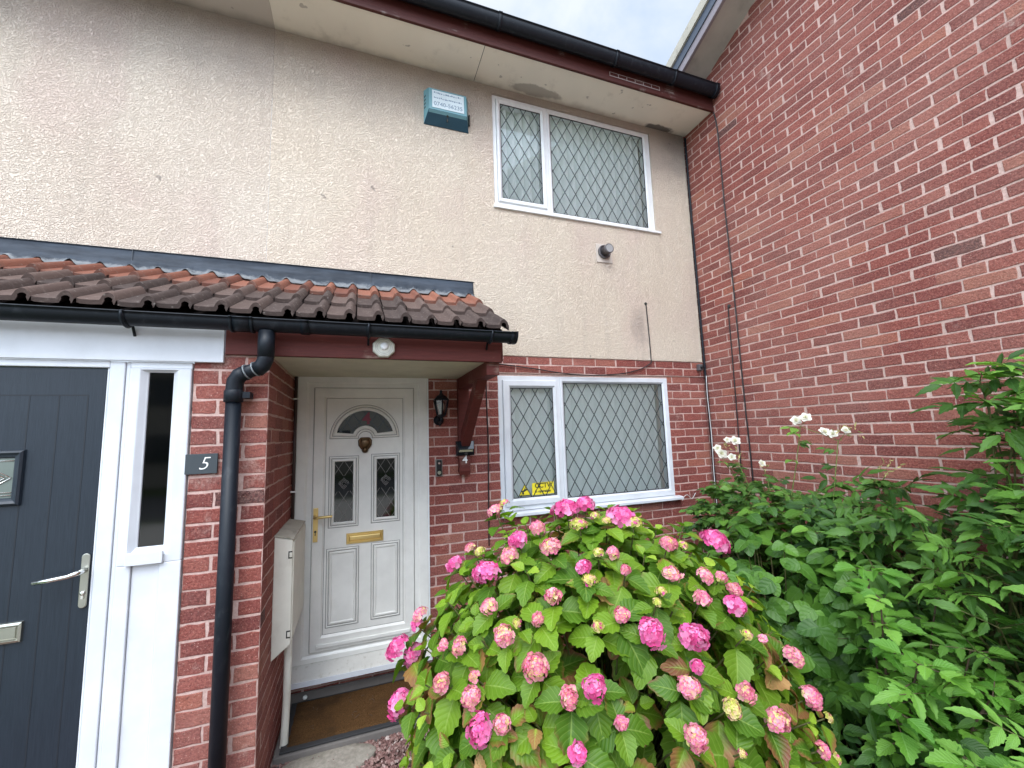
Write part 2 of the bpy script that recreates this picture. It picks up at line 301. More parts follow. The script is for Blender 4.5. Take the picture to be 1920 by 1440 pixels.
# ------------------------------------------------------------------ object helpers
def tag(o, label=None, cat=None, group=None, kind=None):
    if label: o['label'] = label
    if cat: o['category'] = cat
    if group: o['group'] = group
    if kind: o['kind'] = kind
    return o
def thing(name, label, cat, loc=(0,0,0), group=None):
    o = bpy.data.objects.new(name, None); col.objects.link(o); o.location = loc; o.empty_display_size = .1
    return tag(o, label, cat, group)
def link(name, me, parent=None):
    o = bpy.data.objects.new(name, me); col.objects.link(o)
    if parent is not None:
        o.parent = parent
        # every vertex is written in world space: undo the parents' offsets
        p = parent; off = Vector((0,0,0))
        while p: off += p.location; p = p.parent
        o.location = -off
    return o
def part_empty(name, parent):
    return None
class MB:
    def __init__(s): s.v = []; s.f = []; s.mi = []; s.lf = {}; s.sm = []
    def add(s, vs, fs, mi=0, smooth=False, lf=None):
        b = len(s.v); s.v += [tuple(map(float, p)) for p in vs]
        for f in fs: s.f.append(tuple(i+b for i in f)); s.mi.append(mi); s.sm.append(smooth)
        if lf is not None:
            if isinstance(lf, tuple): lf = [lf]*len(vs)
            for i, q in enumerate(lf): s.lf[b+i] = q
        return s
    def box(s, a, b, mi=0, lf=None):
        x0, y0, z0 = [min(p, q) for p, q in zip(a, b)]; x1, y1, z1 = [max(p, q) for p, q in zip(a, b)]
        v = [(x0,y0,z0),(x1,y0,z0),(x1,y1,z0),(x0,y1,z0),(x0,y0,z1),(x1,y0,z1),(x1,y1,z1),(x0,y1,z1)]
        return s.add(v, [(0,3,2,1),(4,5,6,7),(0,1,5,4),(1,2,6,5),(2,3,7,6),(3,0,4,7)], mi, lf=lf)
    def loft(s, loops, closed=True, cap0=True, cap1=True, mi=0, smooth=False, capmi=None):
        n = len(loops[0]); vs = [p for l in loops for p in l]; fs = []
        for i in range(len(loops)-1):
            for j in range(n if closed else n-1):
                k2 = (j+1) % n; fs.append((i*n+j, i*n+k2, (i+1)*n+k2, (i+1)*n+j))
        s.add(vs, fs, mi, smooth); b = len(s.v)-len(vs)
        for on, li in ((cap0, 0), (cap1, len(loops)-1)):
            if on: s.f.append(tuple(b+li*n+j for j in (range(n) if li else range(n-1, -1, -1)))); s.mi.append(mi if capmi is None else capmi); s.sm.append(False)
        return s
    def prism(s, poly, axis, a, b, mi=0):
        mk = {'x': lambda p, t: (t, p[0], p[1]), 'y': lambda p, t: (p[0], t, p[1]), 'z': lambda p, t: (p[0], p[1], t)}[axis]
        return s.loft([[mk(p, a) for p in poly], [mk(p, b) for p in poly]], mi=mi)
    def tube(s, pts, r, seg=8, mi=0, cap=True):
        pts = [Vector(p) for p in pts]; n = len(pts); rs = r if hasattr(r, '__len__') else [r]*n
        up_ = Vector((0,0,1)); loops = []; prev = None
        for i, p in enumerate(pts):
            t = (pts[min(i+1, n-1)]-pts[max(i-1, 0)]).normalized()
            if prev is None: a = t.orthogonal().normalized()
            else:
                a = prev-t*prev.dot(t); a = a.normalized() if a.length > 1e-6 else t.orthogonal().normalized()
            prev = a; b = t.cross(a)
            loops.append([p+(a*math.cos(q)+b*math.sin(q))*rs[i] for q in [2*math.pi*j/seg for j in range(seg)]])
        return s.loft(loops, True, cap, cap, mi, True)
    def lathe(s, c, axis, prof, seg=24, mi=0):
        ax = Vector(axis).normalized(); a = ax.orthogonal().normalized(); b = ax.cross(a); c = Vector(c)
        return s.loft([[c+ax*h+(a*math.cos(q)+b*math.sin(q))*max(r, 1e-4) for q in [2*math.pi*j/seg for j in range(seg)]] for r, h in prof], True, True, True, mi, True)
    def build(s, name, mats, parent=None, bevel=0, seg=2, smooth_angle=None):
        me = bpy.data.meshes.new(name); me.from_pydata(s.v, [], s.f)
        for m in (mats if isinstance(mats, (list, tuple)) else [mats]): me.materials.append(m)
        me.polygons.foreach_set('material_index', s.mi); me.polygons.foreach_set('use_smooth', s.sm)
        if s.lf:
            a = me.attributes.new('lf', 'FLOAT_VECTOR', 'POINT'); arr = np.zeros((len(s.v), 3), 'f')
            for i, q in s.lf.items(): arr[i] = q
            a.data.foreach_set('vector', arr.ravel())
        me.update(); o = link(name, me, parent)
        if bevel:
            md = o.modifiers.new('bevel', 'BEVEL'); md.width = bevel; md.segments = seg; md.limit_method = 'ANGLE'; md.angle_limit = R(35)
        return o
def box_part(name, a, b, m, parent, bevel=.002): return MB().box(a, b).build(name, m, parent, bevel)
def grid_minus(x0, x1, z0, z1, holes):
    xs = sorted({x0, x1, *[h[0] for h in holes], *[h[1] for h in holes]}); zs = sorted({z0, z1, *[h[2] for h in holes], *[h[3] for h in holes]})
    for i in range(len(xs)-1):
        for j in range(len(zs)-1):
            a, b, c, d = xs[i], xs[i+1], zs[j], zs[j+1]
            if a < x0-1e-6 or b > x1+1e-6 or c < z0-1e-6 or d > z1+1e-6: continue
            mx_, mz_ = (a+b)/2, (c+d)/2
            if any(h[0] < mx_ < h[1] and h[2] < mz_ < h[3] for h in holes): continue
            yield a, b, c, d
def text_mesh(name, txt, size, m, parent, loc, rot=(R(90),0,0), depth=.001, shear=0, bold=0, align='CENTER'):
    cu = bpy.data.curves.new(name, 'FONT'); cu.body = txt; cu.size = size; cu.extrude = depth; cu.shear = shear; cu.offset = bold; cu.align_x = align; cu.align_y = 'CENTER'; cu.resolution_u = 4
    t = bpy.data.objects.new('tmp', cu); col.objects.link(t); dg = bpy.context.evaluated_depsgraph_get(); dg.update()
    me = bpy.data.meshes.new_from_object(t.evaluated_get(dg)); bpy.data.objects.remove(t)
    me.transform(Matrix.Translation(loc) @ Matrix.Rotation(rot[2], 4, 'Z') @ Matrix.Rotation(rot[0], 4, 'X')); me.materials.clear(); me.materials.append(m)
    return link(name, me, parent)

# ------------------------------------------------------------------ bricks
ZC = 1.735; CO = .075
def bricks(mb, T, u0, u1, z0, z1, phase, holes=(), top=None, out=.0022, rs=None, special={}, heads=None):
    """T(u,z,d) -> world point, d = how far proud of the mortar"""
    r_ = np.random.default_rng(rs or 1)
    j0 = int(math.floor((z0-ZC)/CO))-1; j1 = int(math.ceil((z1-ZC)/CO))+1
    for j in range(j0, j1+1):
        c0, c1 = ZC+(j-.5)*CO+.0056, ZC+(j+.5)*CO-.0056
        c0, c1 = max(c0, z0), min(c1, z1)
        if c1-c0 < .012: continue
        off = phase+(.1125 if j % 2 else 0)
        k0 = int(math.floor((u0-off)/.225))-1; k1 = int(math.ceil((u1-off)/.225))+1
        for k_ in range(k0, k1+1):
            js = r_.normal(0, .0035, 2)
            a, b = off+k_*.225+.0062+js[0], off+(k_+1)*.225-.0062+js[1]
            spans = [(max(a, u0), min(b, u1))]
            for h in holes:
                ns = []
                for (p, q) in spans:
                    if h[2]-.002 < (c0+c1)/2 < h[3]+.002 and q > h[0] and p < h[1]:
                        if p < h[0]: ns.append((p, h[0]))
                        if q > h[1]: ns.append((h[1], q))
                    else: ns.append((p, q))
                spans = ns
            rv = float(np.clip(r_.random(), .02, .985)); tl = r_.normal(0, .0012, 2); d_ = out+abs(r_.normal(0, .0007))
            if r_.random() < .006: rv = 1.0
            rv = special.get((j, k_), rv)
            for (p, q) in spans:
                if q-p < .015: continue
                if top is not None and c0 > top((p+q)/2): continue
                e = [(p,c0),(p+(q-p)*.3,c0),(p+(q-p)*.7,c0),(q,c0),(q,(c0+c1)/2),(q,c1),(p+(q-p)*.7,c1),(p+(q-p)*.3,c1),(p,c1),(p,(c0+c1)/2)]
                jt = r_.normal(0, .0017, (10, 2)); e = [(x_+g[0], z_+g[1]+tl[0]*(x_-(p+q)/2)*6) for (x_, z_), g in zip(e, jt)]
                cx_, cz_ = (p+q)/2, (c0+c1)/2
                inn = []
                for (x_, z_) in e: inn.append((x_+math.copysign(.004, cx_-x_)*(abs(cx_-x_) > .5*(q-p)*.95), z_+math.copysign(.004, cz_-z_)*(abs(cz_-z_) > .3*(c1-c0))))
                n = 10; vs = [T(x_, z_, -.003) for x_, z_ in e]+[T(x_, z_, d_*.55) for x_, z_ in e]+[T(x_, z_, d_) for x_, z_ in inn]
                fs = [(i+n*l, (i+1) % n+n*l, (i+1) % n+n*(l+1), i+n*(l+1)) for l in (0, 1) for i in range(n)]+[tuple(range(2*n, 3*n))]
                mb.add(vs, fs, 0, False, (0., 0., rv))
    return mb
TF = lambda y0: (lambda u, z, d: (u, y0-d, z))       # faces -y, u = x
TX = lambda x0: (lambda u, z, d: (x0-d, -u, z))      # faces -x, u = -y
TXp = lambda x0: (lambda u, z, d: (x0+d, -u, z))     # faces +x

# ------------------------------------------------------------------ setting: ground
g = MB(); g.add([(-120,-120,-.03),(120,-120,-.03),(120,120,-.03),(-120,120,-.03)], [(0,1,2,3)])
tag(g.build('ground', M_grass), 'grass and earth around the houses', kind='structure')
g = MB(); g.add([(-5.6,-3.2,-.012),(-2.4,-3.2,-.012),(-2.4,.0,-.012),(-5.6,.0,-.012)], [(0,1,2,3)]); tag(g.build('gravel_bed', M_gravelbed), 'pink chipping bed in front of the white door', kind='structure')
g = MB(); nx = 24
vs = []; fs = []
for i in range(nx+1):
    for j in range(nx+1):
        x_ = -2.9+2.9*i/nx; y_ = -4.2+4.2*j/nx; vs.append((x_, y_, -.004+.035*math.sin(i*.9)*math.sin(j*.8)*(0 < i < nx and 0 < j < nx)*(1 if x_ > -2.6 else .2)+.02*(x_ > -2.7)))
for i in range(nx):
    for j in range(nx): a = i*(nx+1)+j; fs.append((a, a+nx+1, a+nx+2, a+1))
tag(g.add(vs, fs, 0, True).build('flower_bed_soil', M_soil), 'dark soil under the shrubs', kind='structure')
g = MB(); g.add([(-14,-10.5,-.02),(-.3,-10.5,-.02),(-.3,-3.9,-.02),(-14,-3.9,-.02)], [(0,1,2,3)]); tag(g.build('bounce_paving', M_pave), 'unseen paving across the front gardens, widened and paled to bounce light', kind='structure')  # out of view; made large and pale to bounce light up to the eaves
g = MB(); g.add([(-60,-17,-.02),(60,-17,-.02),(60,-11,-.02),(-60,-11,-.02)], [(0,1,2,3)]); tag(g.build('road', M_asph), 'street in front of the houses', kind='structure')
# loose chippings
g = MB(); r_ = np.random.default_rng(5)
ico = [Vector(p).normalized() for p in [(0,0,1),(.9,0,.3),(.28,.85,.3),(-.72,.53,.3),(-.72,-.53,.3),(.28,-.85,.3),(.72,.53,-.4),(-.28,.85,-.4),(-.9,0,-.4),(-.28,-.85,-.4),(.72,-.53,-.4),(0,0,-1)]]
icf = [(0,1,2),(0,2,3),(0,3,4),(0,4,5),(0,5,1),(1,6,2),(2,7,3),(3,8,4),(4,9,5),(5,10,1),(6,7,2),(7,8,3),(8,9,4),(9,10,5),(10,6,1),(6,11,7),(7,11,8),(8,11,9),(9,11,10),(10,11,6)]
for i in range(4200):
    x_, y_ = r_.uniform(-3.77, -2.65), -.36-abs(r_.normal(0, .42))
    if y_ < -1.5: continue
    s_ = r_.uniform(.005, .013); sc = np.array([r_.uniform(.8, 1.5), r_.uniform(.7, 1.1), r_.uniform(.45, .8)])*s_
    q = Matrix.Rotation(r_.uniform(0, 6.3), 3, 'Z') @ Matrix.Rotation(r_.normal(0, .4), 3, 'X')
    vs = [q @ Vector((p.x*sc[0]*r_.uniform(.8, 1.2), p.y*sc[1]*r_.uniform(.8, 1.2), p.z*sc[2])) + Vector((x_, y_, .002+r_.uniform(0, .012))) for p in ico]
    g.add(vs, icf, 0, False, (0, 0, float(r_.random())))
tag(g.build('gravel', M_chip), 'loose pink and brown chippings beside the doormat', kind='stuff')

# ------------------------------------------------------------------ terraced house no. 4
house = thing('terraced_house', 'cream rendered house with brick ground floor and white door numbered 4', 'house', (-1.9, 0, 0))
UW = (-2.222, -.475, 3.80, 4.895); LW = (-2.237, -.475, 1.13, 2.273); DR = (-3.752, -2.832, .19, 2.262)
XB = -3.98                                   # party line with no. 5
def wall_sheet(holes, x0, x1, z0, z1, y, mi, mb, depth=.16):
    for a, b, c, d in grid_minus(x0, x1, z0, z1, holes): mb.add([(a,y,c),(b,y,c),(b,y,d),(a,y,d)], [(0,1,2,3)], mi)
    for h in holes:
        if h[2] >= z1 or h[3] <= z0: continue
        a, b, c, d = h; e_ = y+depth
        mb.add([(a,y,c),(a,e_,c),(a,e_,d),(a,y,d)], [(0,1,2,3)], mi); mb.add([(b,y,c),(b,e_,c),(b,e_,d),(b,y,d)], [(0,3,2,1)], mi)
        mb.add([(a,y,d),(b,y,d),(b,e_,d),(a,e_,d)], [(0,3,2,1)], mi); mb.add([(a,y,c),(b,y,c),(b,e_,c),(a,e_,c)], [(0,1,2,3)], mi)
wb = MB()
bricks(wb, TF(.004), -3.79, -.004, 0, 2.2945, -.005-.07, [LW, DR], rs=11)
bricks(wb, TF(-.006), -3.79, -.004, 2.2985, 2.4475, -.05, [], rs=12)
wall_sheet([LW, DR], -3.79, 0, -.1, 2.3, .004, 1, wb)
wb.add([(-3.79,-.006,2.2955),(0,-.006,2.2955),(0,-.006,2.4475),(-3.79,-.006,2.4475)], [(0,1,2,3)], 1)
wb.add([(-3.79,-.006,2.2955),(0,-.006,2.2955),(0,.01,2.2955),(-3.79,.01,2.2955)], [(0,1,2,3)], 1)
wb.build('brick_wall', [M_brick, M_mort], house)
rw = MB(); wall_sheet([UW], XB, -.022, 2.4475, 5.05, -.016, 0, rw)
rw.add([(XB,-.016,2.4475),(-.022,-.016,2.4475),(-.022,.03,2.4475),(XB,.03,2.4475)], [(0,1,2,3)])
rw.add([(-.022,-.016,2.4475),(-.022,.03,2.4475),(-.022,.03,5.0),(-.022,-.016,5.0)], [(0,1,2,3)])
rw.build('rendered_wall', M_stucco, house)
MB().box((XB, .0, 2.449), (-.02, .012, 2.452)).build('render_stop_bead', M_gasket, house)
# eaves
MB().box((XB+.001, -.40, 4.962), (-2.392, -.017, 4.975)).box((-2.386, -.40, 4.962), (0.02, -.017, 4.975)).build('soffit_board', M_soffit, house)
MB().box((-2.391, -.39, 4.966), (-2.387, -.02, 4.97)).build('soffit_joint', M_slot, house)
fb = MB().box((XB, -.425, 4.945), (.0, -.401, 5.16)); fb.build('fascia_board', M_redf, house, .003)
def fine_lines():
    m = MB()
    z0, z1 = 4.992, 5.03
    m.box((-1.22, -.4275, z0), (-.66, -.4262, z0+.006)).box((-1.22, -.4275, z1), (-.66, -.4262, z1+.003))
    for i in range(7): m.box((-1.22+i*.092, -.4275, z0+.0062), (-1.215+i*.092, -.4262, z1-.0002))
    return m
fine_lines().build('flaking_paint_line', simple('pale_flaked_paint', (.42,.36,.34), .8), house)
def gutter(name, x0, x1, y, z, r, parent, m=M_blackp, sockets=(), endx=None, dp=1.):
    t = .003; mb = MB()
    def loop(x, ro, ri):
        o_ = [(x, y+ro*math.cos(a), z+ro*dp*math.sin(a)) for a in np.linspace(math.pi, 2*math.pi, 13)]
        i_ = [(x, y+ri*math.cos(a), z+ri*dp*math.sin(a)) for a in np.linspace(2*math.pi, math.pi, 13)]
        return [(x, y-ro-.003, z-.003), (x, y-ro-.003, z+.004)]+[(x, y-ri, z+.004)]+i_[::-1][0:0]+[(x, p[1], p[2]) for p in i_[::-1]]+[(x, y+ri, z+.004), (x, y+ro, z+.004)]+o_[::-1]
    mb.loft([loop(x0, r, r-t), loop(x1, r, r-t)], True, False, False, 0, True)
    g_ = mb.build(name, m, parent)
    for sx, wd in sockets:
        q = MB(); q.loft([loop(sx-wd/2, r+.005, r-.001), loop(sx+wd/2, r+.005, r-.001)], True, True, True, 0, True)
        if wd > .06:
            for e_ in (-1, 1): q.loft([loop(sx+e_*(wd/2-.006)-.006, r+.009, r+.002), loop(sx+e_*(wd/2-.006)+.006, r+.009, r+.002)], True, True, True, 0, True)
        q.build('gutter_union', m, g_)
    if endx is not None:
        q = MB(); pr = [(y+(r+.006)*math.cos(a), z+(r+.006)*dp*math.sin(a)) for a in np.linspace(math.pi, 2*math.pi, 14)]
        q.prism(pr+[(y+r+.006, z+.006), (y-r-.006, z+.006)], 'x', endx, endx+.012); q.loft([loop(endx-.03, r+.006, r-.001), loop(endx, r+.006, r-.001)], True, True, True, 0, True)
        q.build('gutter_end_cap', m, g_)
    return g_
gut = gutter('roof_gutter', XB, -.035, -.487, 5.135, .058, house, sockets=[(-2.30, .03), (-1.20, .03), (-.55, .03)], endx=-.036, dp=1.55)
# roof
def slab(name, pts, th, m, parent):
    mb = MB(); mb.loft([[(p[0], p[1], p[2]) for p in pts], [(p[0], p[1], p[2]+th) for p in pts]]); return mb.build(name, m, parent)
slab('main_roof', [(XB, -.44, 5.17), (-.31, -.44, 5.17), (-.31, 2.2, 6.1), (XB, 2.2, 6.1)], .05, M_tile, house)
# room shells behind the windows, back left open so sky light brightens the blinds
def shell(name, x0, x1, y0, y1, z0, z1, parent, m=M_room):
    mb = MB()
    v = [(x0,y0,z0),(x1,y0,z0),(x1,y1,z0),(x0,y1,z0),(x0,y0,z1),(x1,y0,z1),(x1,y1,z1),(x0,y1,z1)]
    mb.add(v, [(0,1,2,3),(4,7,6,5),(1,5,6,2),(3,7,4,0)]); return mb.build(name, m, parent)
shell('room_interior', -2.6, -.1, .145, 1.9, .9, 2.44, house); shell('room_interior', -2.6, -.1, .13, 1.9, 3.2, 5.04, house)

def rect_loops(mb, x0, x1, z0, z1, prof, mi=0, cap=False):
    """prof: list of (inset, y); lofts a rectangular moulding towards its middle"""
    loops = [[(x0+i, y, z0+i), (x1-i, y, z0+i), (x1-i, y, z1-i), (x0+i, y, z1-i)] for i, y in prof]
    return mb.loft(loops, True, False, cap, mi)
def lattice(mb, x0, x1, z0, z1, y, dw, dh, wd=.0070, ph=(0, 0), th=.0022, clip=None):
    """diamond leading, two families of straight strips clipped to the pane"""
    for s in (1, -1):
        dx, dz = dw, s*dh; L = math.hypot(dx, dz); ux, uz = dx/L, dz/L; nx_, nz_ = -uz, ux
        cx, cz = (x0+x1)/2+ph[0]*dw, (z0+z1)/2+ph[1]*dh; step = abs(dw*nx_) ; n = int(3/step)
        for i in range(-n, n+1):
            px, pz = cx+i*dw, cz; t0, t1 = -9., 9.
            for p, u, a, b in ((px, ux, x0, x1), (pz, uz, z0, z1)):
                ta, tb = (a-p)/u, (b-p)/u; t0, t1 = max(t0, min(ta, tb)), min(t1, max(ta, tb))
            if clip:
                ts = [t for t in np.linspace(t0, t1, 60) if clip(px+ux*t, pz+uz*t)] if t1 > t0 else []
                if len(ts) < 2: continue
                t0, t1 = ts[0], ts[-1]
            if t1-t0 < .01: continue
            a = (px+ux*t0, pz+uz*t0); b = (px+ux*t1, pz+uz*t1); h = wd/2; yy = y-(.0004 if s > 0 else 0)
            q = [(a[0]+nx_*h, a[1]+nz_*h), (b[0]+nx_*h, b[1]+nz_*h), (b[0]-nx_*h, b[1]-nz_*h), (a[0]-nx_*h, a[1]-nz_*h)]
            mb.loft([[(c_[0], yy, c_[1]) for c_ in q], [(c_[0]+(-.25 if False else 0), yy-th, c_[1]) for c_ in q]])
    return mb
def window(label, W, mullx, cas, fix, mat, yf, room, blind_rot, pitch, sill_d, name='window', bx=(.0, .0)):
    """W outer; cas/fix glass rects (x0,x1,z0,z1); yf front face of the outer frame"""
    x0, x1, z0, z1 = W; yb = yf+.07
    # outer frame: casement half and fixed half
    fr = MB(); m0 = (cas[1]+fix[0])/2-.018; 
    rect_loops(fr, x0, m0+.036, z0, z1, [(0, yb), (0, yf+.004), (.004, yf), (.036, yf), (.04, yf+.012), (.048, yf+.012), (.048, yb)])
    w_ = [fix[0]-.012, x1]
    L = lambda a, b, c, d, y_: [(a, y_, c), (b, y_, c), (b, y_, d), (a, y_, d)]
    A = (m0+.037, x1, z0, z1)
    fr.loft([L(*A, yb), L(*A, yf+.004), L(A[0]+.003, A[1]-.004, A[2]+.004, A[3]-.004, yf), L(fix[0]-.016, fix[1]+.016, fix[2]-.016, fix[3]+.016, yf), L(fix[0]-.004, fix[1]+.004, fix[2]-.004, fix[3]+.004, yf+.012), L(*fix, yf+.014), L(*fix, yb)], True, False, False)
    F = fr.build('window_frame', mat, None)
    root = bpy.data.objects.new(name, F.data); bpy.data.objects.remove(F)   # the frame mesh is the window part itself
    col.objects.link(root); root.parent = house; root.location = -house.location
    if label: root['label'] = label
    sa = MB(); S = (x0+.041, m0-.003, z0+.038, z1-.038); ys = yf-.014
    sa.loft([L(*S, yf+.02), L(*S, ys+.005), L(S[0]+.005, S[1]-.005, S[2]+.005, S[3]-.005, ys), L(cas[0]-.02, cas[1]+.02, cas[2]-.02, cas[3]+.02, ys), L(cas[0]-.003, cas[1]+.003, cas[2]-.003, cas[3]+.003, ys+.014), L(*cas, ys+.016), L(*cas, yb)], True, False, False)
    sub = lambda nm, mb, mt, bv=0: mb.build(nm, mt, None, bv)
    parts = [('casement', sa, mat)]
    gk = MB()
    for gq, yq in ((cas, ys+.017), (fix, yf+.015)):
        rect_loops(gk, gq[0]-.001, gq[1]+.001, gq[2]-.001, gq[3]+.001, [(0, yq-.003), (.006, yq), (.006, yq+.004)])
    parts.append(('gasket', gk, M_seal))
    for gq, yq, tl in ((cas, ys+.024, .004), (fix, yf+.022, 0)):
        p = MB(); p.add([(gq[0], yq, gq[2]), (gq[1], yq+tl, gq[2]), (gq[1], yq+tl, gq[3]), (gq[0], yq, gq[3])], [(0,1,2,3)]); parts.append(('pane', p, M_glass))
        l = MB(); lattice(l, gq[0]+.004, gq[1]-.004, gq[2]+.004, gq[3]-.004, yq-.001, .1165, .196, ph=(.27 if gq is cas else 0, .1)); parts.append(('lead_lattice', l, M_lead))
    # vertical blinds
    bl = MB(); bw = .1; x_ = x0+.05+bx[0]; rr_ = np.random.default_rng(int(x0*-100+z0*10))
    while x_ < x1-.06-bx[1]:
        a = R(blind_rot)+rr_.normal(0, .05); yc = yf+.092; hx, hy = bw/2*math.cos(a), -bw/2*math.sin(a); cv = .024 if blind_rot > 40 else .015; zt, zb_ = z1+.03, z0+.03
        n = 6; lo = []
        for zz in (zb_, (zb_+zt)/2, zt):
            lo.append([(x_+(-1+2*i/n)*hx+rr_.normal(0, .0006), yc+(-1+2*i/n)*hy-cv*(1-(2*i/n-1)**2), zz) for i in range(n+1)])
        bl.loft(lo, False, False, False, 0, True); x_ += pitch
    parts.append(('vertical_blind', bl, M_blind))
    for nm, mb, mt in parts:
        o = mb.build(nm, mt, None); o.parent = root; o.location = (0, 0, 0)
    si = MB(); si.prism([(yf+.05, z0+.0), (yf-sill_d+.01, z0-.008), (yf-sill_d, z0-.014), (yf-sill_d, z0-.036), (yf-sill_d+.012, z0-.038), (yf+.05, z0-.038)], 'x', x0-.012, x1+.045)
    o = si.build('window_sill', mat, None, .002); o.parent = root; o.location = (0,0,0)
    return root
window('large upstairs window under the eaves, dull glass with dark leading', (-2.222, -.475, 3.812, 4.895), 0, (-2.139, -1.737, 3.895, 4.822), (-1.628, -.55, 3.84, 4.85), M_upvc_up, .0, None, 50, .078, .035, bx=(0, .04))
window('large ground floor window beside the porch, pale closed blinds', (-2.237, -.475, 1.145, 2.273), 0, (-2.125, -1.729, 1.245, 2.168), (-1.617, -.535, 1.21, 2.217), M_upvc, .0, None, 33, .078, .06, bx=(0, .02))
MB().box((-.492, .078, 1.15), (-.477, .16, 2.27)).build('inner_reveal', M_roomp, house); MB().box((-.492, .078, 3.82), (-.477, .14, 4.89)).build('inner_reveal', M_roomp, house)

# ---- front door 4
def fan_loop(t, cx, zb, Ro, rn, y, N=28):
    """outline of the fanlight at inset t: half disc with a small half-disc notch at the bottom"""
    R_ = Ro-t; r_n = rn+t; pts = []
    z_b = zb+t; a0 = math.asin(min(1, t/R_))
    for a in np.linspace(a0, math.pi-a0, N): pts.append((cx+R_*math.cos(a), y, zb+R_*math.sin(a)))
    b0 = math.asin(min(1, t*.8/r_n))
    for a in np.linspace(math.pi-b0, b0, 13): pts.append((cx+r_n*math.cos(a), y, zb-.003+r_n*math.sin(a)))
    return pts
df = MB(); x0, x1, z0, z1 = -3.752, -2.832, .285, 2.262; L = lambda a, b, c, d, y_: [(a, y_, c), (b, y_, c), (b, y_, d), (a, y_, d)]
yd = .005
df.loft([L(x0, x1, z0, z1, yd+.09), L(x0, x1, z0, z1, yd-.018), L(x0+.006, x1-.006, z0, z1-.006, yd-.022), L(x0+.06, x1-.06, z0+.03, z1-.06, yd-.022), L(x0+.075, x1-.075, z0+.045, z1-.072, yd-.012), L(-3.643, -2.935, .345, 2.16, yd-.012), L(-3.643, -2.935, .345, 2.16, yd+.03)], True, False, False)
door_o = df.build('front_door', M_door4, house); door_o['label'] = 'white panelled front door with fanlight, brass handle and letter plate'
def sub(nm, mb, mt, par, bevel=0):
    o = mb.build(nm, mt, None, bevel); o.parent = par; return o
le = MB(); Lx = (-3.640, -2.938, .348, 2.157)
le.loft([L(*Lx, yd+.03), L(*Lx, yd-.022), L(Lx[0]+.005, Lx[1]-.005, Lx[2]+.005, Lx[3]-.005, yd-.027), L(Lx[0]+.066, Lx[1]-.066, Lx[2]+.085, Lx[3]-.062, yd-.027), L(Lx[0]+.080, Lx[1]-.080, Lx[2]+.10, Lx[3]-.076, yd-.014)], True, False, True)
sub('door_leaf', le, M_door4, door_o)
gp = MB(); rect_loops(gp, -3.6435, -2.9345, .3445, 2.1605, [(0, yd-.0125), (.0025, yd-.0125), (.0027, yd-.002)]); rect_loops(gp, Lx[0]+.080, Lx[1]-.080, Lx[2]+.10, Lx[3]-.076, [(0, yd-.0143), (.003, yd-.0148)])
sub('door_seal', gp, M_gasket, door_o)
yp = yd-.014
def mould(mb, a, b, c, d, glass_):
    pr = [(0, yp), (.003, yp-.008), (.010, yp-.009), (.013, yp-.005), (.017, yp-.005), (.021, yp-.012), (.030, yp-.013), (.036, yp-.006)]
    rect_loops(mb, a, b, c, d, pr, 0, not glass_)
pm = MB(); mould(pm, -3.541, -3.330, .491, 1.012, False); mould(pm, -3.243, -3.044, .497, 1.021, False); sub('door_panel', pm, M_door4, door_o)
pm2 = MB(); mould(pm2, -3.534, -3.337, 1.158, 1.655, True); mould(pm2, -3.245, -3.044, 1.165, 1.661, True)
cxf, zbf, Ro = -3.291, 1.787, .243
prf = [(0, yp), (.003, yp-.008), (.011, yp-.010), (.015, yp-.005), (.020, yp-.005), (.025, yp-.013), (.035, yp-.014), (.042, yp-.006)]
pm2.loft([fan_loop(t, cxf, zbf, Ro, .05, y_) for t, y_ in prf], True, False, False)
sub('glazing_bead', pm2, M_door4, door_o)
sh = MB()      # dark grooves around the mouldings
for (a, b, c, d) in ((-3.541,-3.330,.491,1.012),(-3.243,-3.044,.497,1.021),(-3.534,-3.337,1.158,1.655),(-3.245,-3.044,1.165,1.661)):
    rect_loops(sh, a-.003, b+.003, c-.003, d+.003, [(0, yp-.0006), (.004, yp-.0010)]); rect_loops(sh, a+.0125, b-.0125, c+.0125, d-.0125, [(0, yp-.0058), (.0035, yp-.0058)])
sh.loft([fan_loop(-.003, cxf, zbf, Ro, .05, yp-.0006), fan_loop(.001, cxf, zbf, Ro, .05, yp-.001)], True, False, False)
sh.loft([fan_loop(.0145, cxf, zbf, Ro, .05, yp-.0058), fan_loop(.018, cxf, zbf, Ro, .05, yp-.0058)], True, False, False)
sub('moulding_groove', sh, M_gasket, door_o)
